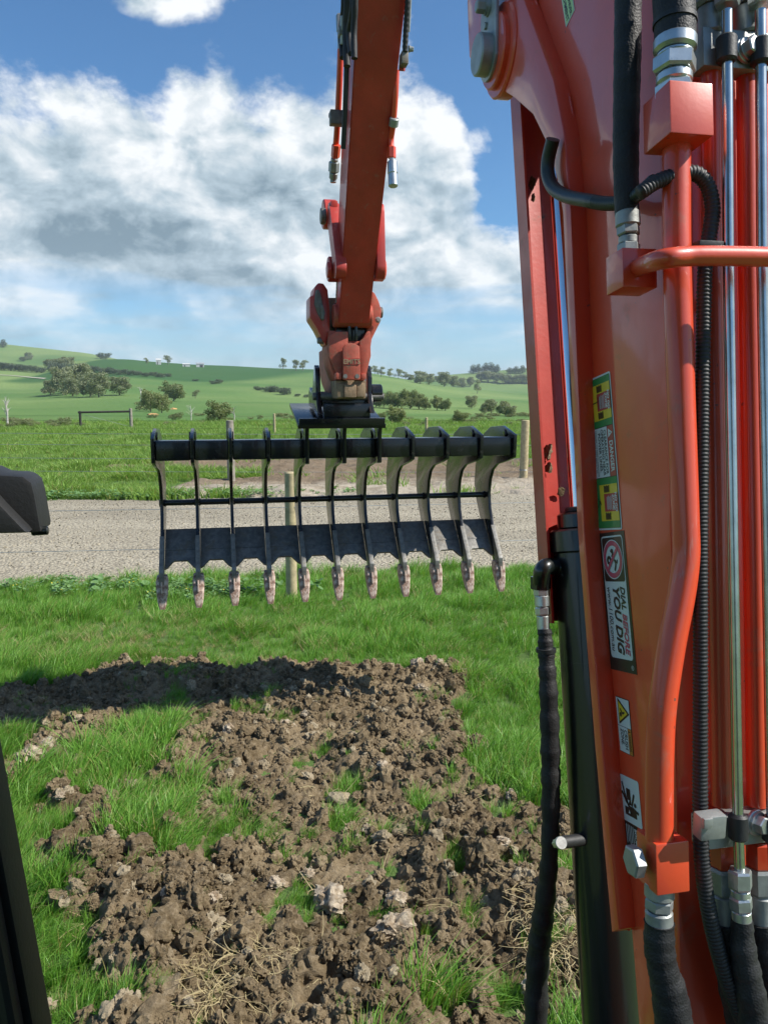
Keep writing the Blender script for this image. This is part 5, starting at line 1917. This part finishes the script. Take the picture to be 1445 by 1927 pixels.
bmesh.ops.bevel(bmq, geom=[e for e in bmq.edges if e.calc_face_angle(0) > 0.5], offset=0.005, segments=2, affect='EDGES', clamp_overlap=True)
STICK = part('arm', MB().bm(bmq), 'worn_orange')
part('arm_end_tube', MB().cyl(arm_pt(LNa - 0.01, -0.105, 0.07), arm_pt(LNa - 0.01, 0.105, 0.07), 0.062, 26, chamfer=0.004), 'hitch_orange')


def aL(lat):
    return lambda x, y: mL(x, y, lat)


sl = aL(0.585)
sr = aL(0.80)
# left bundle: black hoses, valve, red pipe and coupling
for px, r_ in ((643, 5.0), (651, 6.0), (659, 5.2), (666, 5.5)):
    hose([(px + 4, -60), (px + 1 + (px % 5), 10), (px - (px % 3), 60), (px - 1 + (px % 4), 88 + (px * 7) % 40)], r_, f=aL(0.550 + (px - 645) * 0.0008), wob=0.05, name='arm_hose')
hose([(653, 100), (650, 190), (646, 280)], 4.5, 'rubber', f=aL(0.575), name='arm_hose')
pipe([(641, 92), (639, 150), (636, 215), (633, 262), (630, 290)], 5.6, f=sl, name='arm_pipe')
fitting(seq(sl, [(641, 78, 641, 98, 5, 6)]), m_='zinc_dull')
fitting(seq(sl, [(639, 28, 640, 60, 6, 6), (640, 60, 640, 80, 4.5, 0)]), m_='zinc_dull')
fitting(seq(sl, [(633, 272, 631, 296, 8, 6)]), m_='orange_paint', name='pipe_union')
fitting(seq(sl, [(630, 297, 629, 304, 6.5, 0), (629, 304, 628, 324, 9.5, 6), (628, 324, 627, 336, 7.5, 0), (627, 336, 627, 344, 5.5, 0)]), m_='zinc_dull')
part('pipe_clamp', MB().box(sl(640, 223), (0.10, 0.05, 0.065), bevel=0.006), 'worn_steel')
hexbolt(sl(630, 218), (-1, 0, 0), 0.012, 0.03, m_='dark_plastic')
fitting(seq(aL(0.552), [(648, 30, 647, 58, 7, 6), (647, 58, 646, 84, 5.5, 0)]), m_='zinc_dull')
part('arm_bracket', MB().box(aL(0.575)(656, 62), (0.09, 0.05, 0.035), bevel=0.006), 'worn_steel')
# right side: conduit, bracket, red pipe and coupling
conduit([(769, -60), (767, 0), (764, 50), (762, 98)], 5, f=sr, name='arm_hose', pitch=0.02)
hose([(774, -60), (772, 0), (769, 60)], 2.2, 'zinc_dull', f=aL(0.815), name='arm_hose')
part('arm_bracket', MB().box(sr(760, 112), (0.03, 0.05, 0.05), bevel=0.004), 'worn_steel')
fitting(seq(sr, [(758, 105, 756, 134, 5.5, 6)]), m_='worn_orange', name='pipe_union')
hexbolt(sr(769, 92), (1, 0, 0), 0.010, 0.02, m_='zinc_dull')
pipe([(746, 132), (744, 180), (740, 232), (736, 262), (737, 290)], 5.2, f=sr, name='arm_pipe')
part('pipe_clamp', MB().cyl(sr(742, 222), sr(740, 238), 0.022, 18, chamfer=0.003), 'zinc_dull')
fitting(seq(sr, [(737, 276, 737, 298, 7.5, 6)]), m_='orange_paint', name='pipe_union')
fitting(seq(sr, [(738, 298, 738, 305, 5, 0), (738, 304, 739, 328, 9, 0), (739, 327, 740, 351, 8.5, 0)]), m_='zinc')

# bucket link on the left, its twin on the right
def boss_cyl(px, py, lat0, lat1, rpx, m_='worn_orange', name='link_boss', parent=EX, ch=0.004):
    c_ = mL(px, py, (lat0 + lat1) / 2)
    r_ = rpx / F * (c_ - EYE).length
    return MB().cyl((lat0, c_.y, c_.z), (lat1, c_.y, c_.z), r_, 28, chamfer=ch).build(name, m_, parent)


def link_bar(p0, p1, lat, th, w0_, w1_, m_='worn_orange', name='bucket_link'):
    a, b = mL(*p0, lat), mL(*p1, lat)
    d_ = (b - a).normalized()
    q = Vector((0, -d_.z, d_.y))
    mb = MB()
    n_ = 10
    pts = [(math.cos(t) * w0_, math.sin(t) * w0_) for t in np.linspace(math.pi / 2, math.pi * 1.5, n_)]
    L_ = (b - a).length
    pts += [(L_ + math.cos(t) * w1_, math.sin(t) * w1_) for t in np.linspace(-math.pi / 2, math.pi / 2, n_)]
    dd = Vector((0, d_.y, d_.z))
    mb.prism(pts, (lat, a.y, a.z), dd, q, th, bevel=0.005)
    return mb.build(name, m_, EX)


link_bar((618, 404), (630, 505), 0.575, 0.055, 0.060, 0.050)
boss_cyl(620, 404, 0.565, 0.64, 25, ch=0.006)
boss_cyl(608, 407, 0.540, 0.568, 14, 'worn_steel', 'link_pin')
boss_cyl(628, 507, 0.565, 0.63, 22, ch=0.006)
boss_cyl(619, 508, 0.545, 0.568, 14, 'worn_orange', 'link_pin')
part('grease_boss', MB().box(mL(628, 388, 0.60), (0.04, 0.05, 0.05), bevel=0.008), 'worn_orange')
link_bar((704, 404), (706, 505), 0.79, 0.045, 0.055, 0.058)
boss_cyl(712, 507, 0.795, 0.865, 21, 'orange_paint', ch=0.012)
boss_cyl(716, 484, 0.845, 0.852, 3, 'zinc_dull', 'grease_nipple', ch=0.001)
conduit([(640, 430), (634, 455), (636, 500), (636, 530), (634, 570)], 3.4, f=aL(0.62), name='arm_hose', m_='zinc_dull', pitch=0.02)

# ---- quick hitch: tilting head above, clamp body below
QH = MB()
fy = 4.22


def fP(px, py, f_=fy):
    p = mF(px, py, f_)
    return (p.x, p.z)


def slab(mb, pts, f0, th, bevel=0.004, mi=0):
    """outline given in photo pixels on the plane y = f0, extruded forward"""
    pp = [fP(x, y, f0) for x, y in pts]
    mb.prism(pp, (0, f0, 0), (1, 0, 0), (0, 0, 1), -th, bevel=bevel, mi=mi)
    return mb


# main head body (rear face) and flared cheeks
slab(QH, [(619, 622), (632, 622), (640, 642), (680, 642), (690, 624), (697, 622), (697, 672), (690, 702), (687, 716), (632, 716), (622, 690), (616, 660)], 4.27, 0.26, 0.008)
QUICK = part('quick_hitch', QH, 'hitch_orange')
mb = MB()
slab(mb, [(633, 624), (655, 624), (655, 714), (634, 702), (619, 668), (619, 632)], 4.235, 0.03)
slab(mb, [(677, 642), (697, 626), (698, 670), (690, 702), (684, 714), (677, 706)], 4.235, 0.03)
mb.build('hitch_rib', 'hitch_orange', QUICK)
mb = MB()
slab(mb, [(645, 655), (650, 648), (659, 645), (669, 647), (677, 652), (678, 690), (679, 712), (677, 715), (647, 715), (645, 712), (646, 694)], 4.20, 0.022, 0.005)
mb.build('lock_cover', 'hitch_orange', QUICK)
mb = MB()
for px in (650, 672):
    c_ = mF(px, 708, 4.20)
    mb.cyl(c_ + Vector((0, -0.002, 0)), c_ + Vector((0, 0.004, 0)), 0.012, 16)
mb.build('cover_bolt', 'worn_steel', QUICK)
# raised maker's lettering in its recessed bar
mb = MB()
slab(mb, [(648, 674), (676, 674), (676, 686), (648, 686)], 4.1975, 0.003, 0)
vs, fs = text_mesh('EMITS', 0.036, bold=0.0012, align='CENTER')
c_ = mF(662, 684.5, 4.196)
mb.add([(c_.x + x, 4.1955, c_.z + y) for x, y in vs], fs, 1)
mb.build('maker_plate', ['worn_orange', 'muddy_block'], QUICK, smooth=False)
# lower jaws: shoulder blocks and muddy tan clamp blocks
mb = MB()
slab(mb, [(632, 701), (643, 701), (643, 714), (632, 714)], 4.21, 0.05, 0.006)
slab(mb, [(680, 703), (689, 703), (689, 714), (680, 714)], 4.21, 0.05, 0.006)
mb.build('hitch_shoulder', 'hitch_orange', QUICK)
mb = MB()
slab(mb, [(631, 716), (689, 716), (688, 750), (634, 750)], 4.245, 0.20, 0.006)
slab(mb, [(632, 722), (648, 722), (648, 748), (635, 749)], 4.225, 0.03, 0.006)
slab(mb, [(648, 724), (671, 724), (671, 748), (648, 748)], 4.215, 0.03, 0.006)
slab(mb, [(671, 722), (688, 720), (688, 747), (671, 747)], 4.225, 0.03, 0.006)
mb.build('clamp_block', 'muddy_block', QUICK)
# left flank reaching forward, with its step and stud
sideplate = [yz(mL(*p, 0.615)) for p in ((600, 662), (607, 658), (616, 668), (622, 690), (631, 716), (634, 750), (615, 748), (605, 722), (601, 700))]
mb = MB()
mb.prism(sideplate, (0.615, 0, 0), (0, 1, 0), (0, 0, 1), 0.04, bevel=0.006)
mb.build('hitch_flank', 'hitch_orange', QUICK)
mb = MB()
c_ = mF(601, 641, 4.33)
mb.cyl(c_ + Vector((-0.012, 0, 0)), c_ + Vector((0.06, 0, 0)), 0.018, 18, chamfer=0.004)
mb.build('hitch_stud', 'worn_steel', QUICK)
# round tilt housings left and right of the arm end
mb = MB()
slab(mb, [(583, 557), (590, 556), (592, 540), (599, 532), (609, 533), (617, 545), (621, 580), (621, 622), (613, 650), (608, 642), (596, 618), (583, 598)], 4.30, 0.20, 0.014)
mb.build('tilt_housing', 'worn_orange', QUICK)
mb = MB()
slab(mb, [(594, 546), (600, 544), (605, 556), (609, 580), (611, 602), (606, 604), (598, 590), (592, 572)], 4.285, 0.04, 0.008)
slab(mb, [(603, 574), (608, 572), (612, 588), (610, 602), (605, 600)], 4.268, 0.04, 0.006)
mb.build('housing_cover', 'worn_steel', QUICK)
mb = MB()
slab(mb, [(698, 545), (706, 552), (713, 566), (718, 582), (717, 604), (711, 616), (700, 638), (697, 660), (690, 640), (690, 620), (695, 600)], 4.30, 0.18, 0.012)
mb.build('tilt_housing', 'hitch_orange', QUICK)
boss_cyl(712, 588, 0.84, 0.885, 10, 'worn_steel', 'pivot_pin', parent=QUICK)
hexbolt(mF(711, 602, 4.285), (0, -1, 0), 0.012, 0.02, m_='zinc_dull', parent=QUICK)
mb = MB()
slab(mb, [(632, 606), (697, 606), (696, 648), (633, 648)], 4.33, 0.10, 0.004)
slab(mb, [(606, 560), (640, 560), (640, 640), (612, 640)], 4.40, 0.10, 0.006)
for px in (655, 668):
    slab(mb, [(px, 608), (px + 5, 608), (px + 5, 640), (px, 640)], 4.25, 0.02, 0.003)
mb.build('linkage_filler', 'cylinder_black', QUICK)  # black slabs filling the dark gaps around the hitch linkage

# ---- cab: window pillar at the left and the mirror outside it
def beam(p, q, wx, wy, up=(0, 1, 0), bevel=0.006):
    p, q = Vector(p), Vector(q)
    z_ = (q - p).normalized()
    x_ = Vector(up).cross(z_).normalized()
    y_ = z_.cross(x_)
    rot = Matrix((x_, y_, z_)).transposed()
    return MB().box((p + q) / 2, (wx, wy, (q - p).length), rot, bevel)


p_t, p_b = mF(-84, 1230, 0.62), mF(58, 1990, 0.60)
mb = beam(p_t, p_b, 0.030, 0.045)
part('window_pillar', mb, 'rubber')
q_t, q_b = mF(-108, 1230, 0.60), mF(32, 1990, 0.58)
part('window_seal', beam(q_t + Vector((0.004, 0, 0)), q_b + Vector((0.004, 0, 0)), 0.012, 0.03), 'rubber')
r_t, r_b = mF(-205, 1230, 0.62), mF(-75, 1990, 0.62)
part('door_panel', beam(r_t, r_b, 0.085, 0.03), 'dark_plastic')
MR = MB()
mp = [fP(*p, 0.80) for p in ((-130, 872), (-20, 884), (0, 893), (44, 896), (60, 908), (66, 930), (79, 1003), (-130, 1008))]
MR.prism(mp, (0, 0.80, 0), (1, 0, 0), (0, 0, 1), -0.05, bevel=0.006)
MR.prism([fP(*p, 0.79) for p in ((-130, 885), (-30, 905), (10, 950), (60, 1001), (-130, 1005))], (0, 0.78, 0), (1, 0, 0), (0, 0, 1), -0.03, bevel=0.006)
MIR = part('mirror_housing', MR, 'rubber')
part('mirror_arm', MB().cyl(mF(-125, 950, 0.81), mF(-300, 1010, 0.70), 0.012, 14), 'cylinder_black')
MB().cyl(mF(60, 1000, 0.81), mF(92, 998, 0.81), 0.0045, 14, chamfer=0.0012).build('mirror_knob', 'cylinder_black', MIR)

# ------------------------------------------------------------------ the rake on the hitch
RK = empty('root_rake', (0, 0, 0), PS)
tag(RK, 'black eleven-tine root rake hanging from the orange hitch', 'rake')
T0, TP, TN = -0.402, 0.2150, 11
TH_T = 0.020
near_e = [(4.700, 1.910), (4.490, 1.862), (4.500, 1.722), (4.62, 1.690), (4.80, 1.655), (4.885, 1.61), (4.930, 1.54), (4.950, 1.45), (4.930, 1.345), (4.868, 1.235), (4.77, 1.09), (4.715, 1.005)]
far_e = [(4.805, 0.975), (4.885, 1.085), (5.095, 1.235), (5.200, 1.365), (5.248, 1.478), (5.235, 1.606), (5.16, 1.75), (5.06, 1.845), (4.93, 1.895)]
tine_poly = near_e + far_e
me_t = MB().prism(tine_poly, (-TH_T / 2, 0, 0), (0, 1, 0), (0, 0, 1), TH_T, bevel=0.003).build('tine', 'black_paint', link=False).data
# worn lower end and the cast tooth
low_poly = [(4.868, 1.240), (4.77, 1.09), (4.695, 0.985), (4.66, 0.985), (4.72, 1.075), (4.83, 1.245)]
me_e = MB().prism([(4.700, 1.045), (4.735, 1.085), (4.868, 1.240), (4.874, 1.234), (4.80, 1.075), (4.775, 0.97), (4.70, 0.965)], (-TH_T / 2 - 0.004, 0, 0), (0, 1, 0), (0, 0, 1), TH_T + 0.008, bevel=0.003).build('wear_edge', 'worn_steel', link=False).data


def tooth_mesh():
    mb = MB()
    # sections down the tooth: (y centre, z, half width, half depth)
    S = [(4.755, 1.015, 0.024, 0.040), (4.748, 0.985, 0.029, 0.043), (4.735, 0.945, 0.028, 0.040), (4.712, 0.895, 0.025, 0.030), (4.690, 0.850, 0.019, 0.018), (4.680, 0.825, 0.013, 0.008)]
    vs, fs = [], []
    for y_, z_, hx, hy in S:
        hx *= 1.22
        for sx, sy in ((-1, -0.75), (-0.75, -1), (0.75, -1), (1, -0.75), (1, 0.75), (0.75, 1), (-0.75, 1), (-1, 0.75)):
            vs.append((sx * hx, y_ + sy * hy, z_))
    for i in range(len(S) - 1):
        for q in range(8):
            fs.append((i * 8 + q, i * 8 + (q + 1) % 8, i * 8 + 8 + (q + 1) % 8, i * 8 + 8 + q))
    fs += [tuple(range(8)), tuple(range((len(S) - 1) * 8, len(S) * 8))]
    mb.add(vs, fs)
    mb.box((0, 4.692, 0.955), (0.010, 0.02, 0.07), Matrix.Rotation(R(-14), 3, 'X'), 0.003)
    mb.box((0.0, 4.712, 1.000), (0.036, 0.012, 0.020), None, 0.003)
    return mb.build('tooth', 'tooth_paint', link=False, angle=25).data


me_tooth = tooth_mesh()
me_lug = MB().box((0, 4.475, 1.80), (0.028, 0.022, 0.14), None, 0.003).build('lug', 'black_paint', link=False).data
for i in range(TN):
    x = T0 + TP * i
    t = bpy.data.objects.new('tine', me_t)
    COL.objects.link(t)
    t.parent = RK
    t.location = (x, 0, 0)
    for nm, me in (('wear_edge', me_e), ('tooth', me_tooth)):
        c_ = bpy.data.objects.new(nm, me)
        COL.objects.link(c_)
        c_.parent = t
xa_, xb_ = T0, T0 + TP * (TN - 1)
segs = MB()
for i in range(TN - 1):
    x0_, x1_ = T0 + TP * i + TH_T / 2 + 0.001, T0 + TP * (i + 1) - TH_T / 2 - 0.001
    segs.box(((x0_ + x1_) / 2, 4.575, 1.790), (x1_ - x0_, 0.115, 0.115), None, 0.010)
segs.build('top_beam', 'black_paint', RK)
rod = MB()
for i in range(TN - 1):
    x0_, x1_ = T0 + TP * i + TH_T / 2 + 0.001, T0 + TP * (i + 1) - TH_T / 2 - 0.001
    rod.cyl((x0_, 5.03, 1.425), (x1_, 5.03, 1.425), 0.019, 16)
rod.build('cross_rod', 'black_paint', RK)
# weld collars where the rod passes through the tines
mb = MB()
for i in range(TN):
    for sgn in (-1, 1):
        xx = T0 + TP * i + sgn * (TH_T / 2 + 0.006)
        mb.cyl((xx - 0.005, 5.03, 1.425), (xx + 0.005, 5.03, 1.425), 0.024, 14, chamfer=0.002)
        mb.box((xx, 4.64, 1.865), (0.008, 0.05, 0.03), Matrix.Rotation(R(35), 3, 'X'), 0.002)
mb.build('weld_collar', 'black_paint', RK)
# lower blade plates with scalloped edge, one between each pair of tines
pa, pb = Vector((0, 5.035, 1.245)), Vector((0, 4.865, 1.075))
pd = (pb - pa).normalized()
for i in range(TN - 1):
    x0_, x1_ = T0 + TP * i + TH_T / 2 + 0.002, T0 + TP * (i + 1) - TH_T / 2 - 0.002
    w_ = x1_ - x0_
    ln = (pb - pa).length
    poly = [(0, 0), (w_, 0), (w_, ln + 0.060), (w_ - 0.018, ln + 0.050), (w_ - 0.055, ln + 0.002), (0.055, ln + 0.002), (0.018, ln + 0.050), (0, ln + 0.060)]
    b_ = MB().prism([(a, -b) for a, b in poly], (x0_, pa.y, pa.z), (1, 0, 0), -pd, 0.016, bevel=0.002).build('blade_plate', 'worn_steel', RK)
    q_ = pa + pd * (ln * 0.66)
    MB().box(((x0_ + x1_) / 2, q_.y - 0.012, q_.z + 0.010), (w_, 0.010, 0.007), Matrix.Rotation(R(45), 3, 'X'), 0.001).build('weld_seam', 'worn_steel', b_)
# head: tilted plate, posts, ears and pins
mb = MB()
hp = [mF(*p, f_) for p, f_ in (((561, 806), 4.37), ((726, 799), 4.37))]
zf, zb = (hp[0].z + hp[1].z) / 2, mF(640, 762, 4.92).z
xl_, xr_ = hp[0].x, hp[1].x
tilt = math.atan2(zb - zf, 0.55)
cxh = (xl_ + xr_) / 2
HPc = Vector((cxh, 4.37 + 0.275, (zf + zb) / 2))
rotp = Matrix.Rotation(tilt, 3, 'X')
HEADP = MB().box(HPc, (xr_ - xl_, 0.57, 0.022), rotp, 0.003).build('head_plate', 'black_paint', RK)
MB().box(HPc + Vector((0, -0.275, -0.035)), (xr_ - xl_ - 0.012, 0.022, 0.05), rotp, 0.003).build('head_lip', 'black_paint', HEADP)
for px in (577, 647, 713):
    p = mF(px, 815, 4.47)
    MB().prism([(4.44, 1.71), (4.50, 1.70), (4.52, 1.86), (4.56, 1.90), (4.56, zf + 0.05), (4.42, zf - 0.005), (4.44, 1.87)], (p.x - 0.011, 0, 0), (0, 1, 0), (0, 0, 1), 0.022, bevel=0.003).build('head_post', 'black_paint', RK)


def ear(px, lat_th=0.028):
    x = mF(px, 740, 4.50).x
    poly = [(4.36, 2.00), (4.42, 2.05), (4.455, 2.12), (4.45, 2.20), (4.475, 2.255), (4.515, 2.275), (4.56, 2.24), (4.60, 2.16), (4.68, 2.12), (4.79, 2.15), (4.84, 2.12), (4.83, 2.04)]
    return MB().prism(poly, (x - lat_th / 2, 0, 0), (0, 1, 0), (0, 0, 1), lat_th, bevel=0.004).build('pin_ear', 'black_paint', RK)


ear(597)
ear(693)
xe0, xe1 = mF(597, 740, 4.5).x, mF(693, 740, 4.5).x
MB().cyl((xe0 - 0.03, 4.47, 2.035 + 0.06), (xe1 + 0.085, 4.47, 2.035 + 0.06), 0.022, 22, chamfer=0.003).build('hitch_pin', 'worn_steel', RK)
MB().cyl((xe1 + 0.012, 4.50, 2.115), (xe1 + 0.078, 4.50, 2.115), 0.052, 26, chamfer=0.005).build('pin_collar', 'black_paint', RK)
MB().cyl((xe0 + 0.015, 4.72, 2.10), (xe1 - 0.015, 4.72, 2.10), 0.025, 22).build('hitch_pin', 'worn_steel', RK)
mb = MB()
mb.box(((xe0 + xe1) / 2 + 0.01, 4.43, 2.01), (xe1 - xe0 - 0.03, 0.05, 0.09), None, 0.006)
mb.box(((xe0 + xe1) / 2 + 0.01, 4.62, 2.06), (xe1 - xe0 - 0.03, 0.30, 0.05), None, 0.006)
mb.build('ear_web', 'black_paint', RK)

# the rest of the cab around the eye: roof, low walls, corner posts, right side glass
def cbox(name, x0, x1, y0, y1, z0, z1, m_, bv=0.01):
    return part(name, MB().box(((x0 + x1) / 2, (y0 + y1) / 2, (z0 + z1) / 2), (x1 - x0, y1 - y0, z1 - z0), None, bv), m_)


cbox('cab_roof', -0.60, 0.46, -1.05, 0.50, 2.66, 2.76, 'dark_plastic', 0.02)  # unseen cab parts, added to keep sky light off the boom's side
cbox('cab_rear_wall', -0.58, 0.44, -1.04, -1.00, 0.55, 1.55, 'dark_plastic')
cbox('cab_side_wall', 0.41, 0.45, -1.00, 0.42, 0.55, 1.45, 'dark_plastic')
cbox('cab_floor', -0.58, 0.41, -1.00, 0.30, 0.50, 0.55, 'dark_plastic')
cbox('cab_post', 0.39, 0.45, 0.36, 0.44, 1.45, 2.66, 'dark_plastic')
cbox('cab_post', 0.38, 0.45, -1.03, -0.95, 1.55, 2.66, 'dark_plastic')
cbox('cab_post', -0.58, -0.51, -1.03, -0.95, 1.55, 2.66, 'dark_plastic')
gm = bpy.data.materials.new('tinted_glass')
gm.use_nodes = True
t = NT(gm.node_tree)
tr_ = t.n('ShaderNodeBsdfTransparent', ins={'Color': (0.34, 0.37, 0.36, 1)})  # tint set dark so the unseen panes hold back sky light
gl_ = t.n('ShaderNodeBsdfGlossy', ins={'Roughness': 0.02})
fr_ = t.n('ShaderNodeFresnel', ins={'IOR': 1.45})
t.n('ShaderNodeOutputMaterial', ins={0: t.n('ShaderNodeMixShader', ins={0: fr_.outputs[0], 1: tr_.outputs[0], 2: gl_.outputs[0]}).outputs[0]})
M['tinted_glass'] = gm
cbox('window_pane', 0.425, 0.431, -0.95, 0.36, 1.45, 2.66, 'tinted_glass', 0)
cbox('window_pane', -0.51, 0.38, -1.018, -1.012, 1.55, 2.66, 'tinted_glass', 0)

# tracks and turntable under the cab, unseen and added to block ground bounce on the boom, boom foot
def track_poly(f0, f1, h):
    r = h / 2
    return [(f0 + r + r * math.cos(t), r + r * math.sin(t)) for t in np.linspace(math.pi / 2, math.pi * 1.5, 9)] + [(f1 - r + r * math.cos(t), r + r * math.sin(t)) for t in np.linspace(-math.pi / 2, math.pi / 2, 9)]


for x0_ in (-0.75, 0.88):
    tk = MB().prism(track_poly(-1.3, 1.25, 0.46), (x0_, 0, 0.01), (0, 1, 0), (0, 0, 1), 0.36, bevel=0.01).build('crawler_track', 'rubber', EX)
    lg = MB()
    for q in range(22):
        lg.box((x0_ + 0.18, -1.05 + q * 0.097, 0.475), (0.36, 0.035, 0.03), None, 0.004)
    lg.build('track_lug', 'rubber', tk)
cbox('turntable', -0.62, 1.20, -1.6, 0.62, 0.52, 0.72, 'dark_plastic', 0.03)
part('boom_foot', MB().prism([(0.55, 0.50), (1.05, 0.50), (1.05, 0.70), (0.98, 0.80), (0.86, 0.80), (0.60, 0.72)], (CX - 0.16, 0, 0), (0, 1, 0), (0, 0, 1), 0.32, bevel=0.008), 'orange_paint')

# thin air between here and the hills
hm = bpy.data.materials.new('haze')
hm.use_nodes = True
t = NT(hm.node_tree)
pv = t.n('ShaderNodeVolumePrincipled', ins={'Color': (0.80, 0.90, 1.0, 1), 'Density': 0.00022, 'Anisotropy': 0.2})
t.n('ShaderNodeOutputMaterial', ins={'Volume': pv.outputs[0]})
M['haze'] = hm
tag(MB().box((0, 0, 50), (19000, 19000, 102)).build('haze', 'haze', smooth=False), 'thin pale haze in the air over the farmland', kind='stuff')
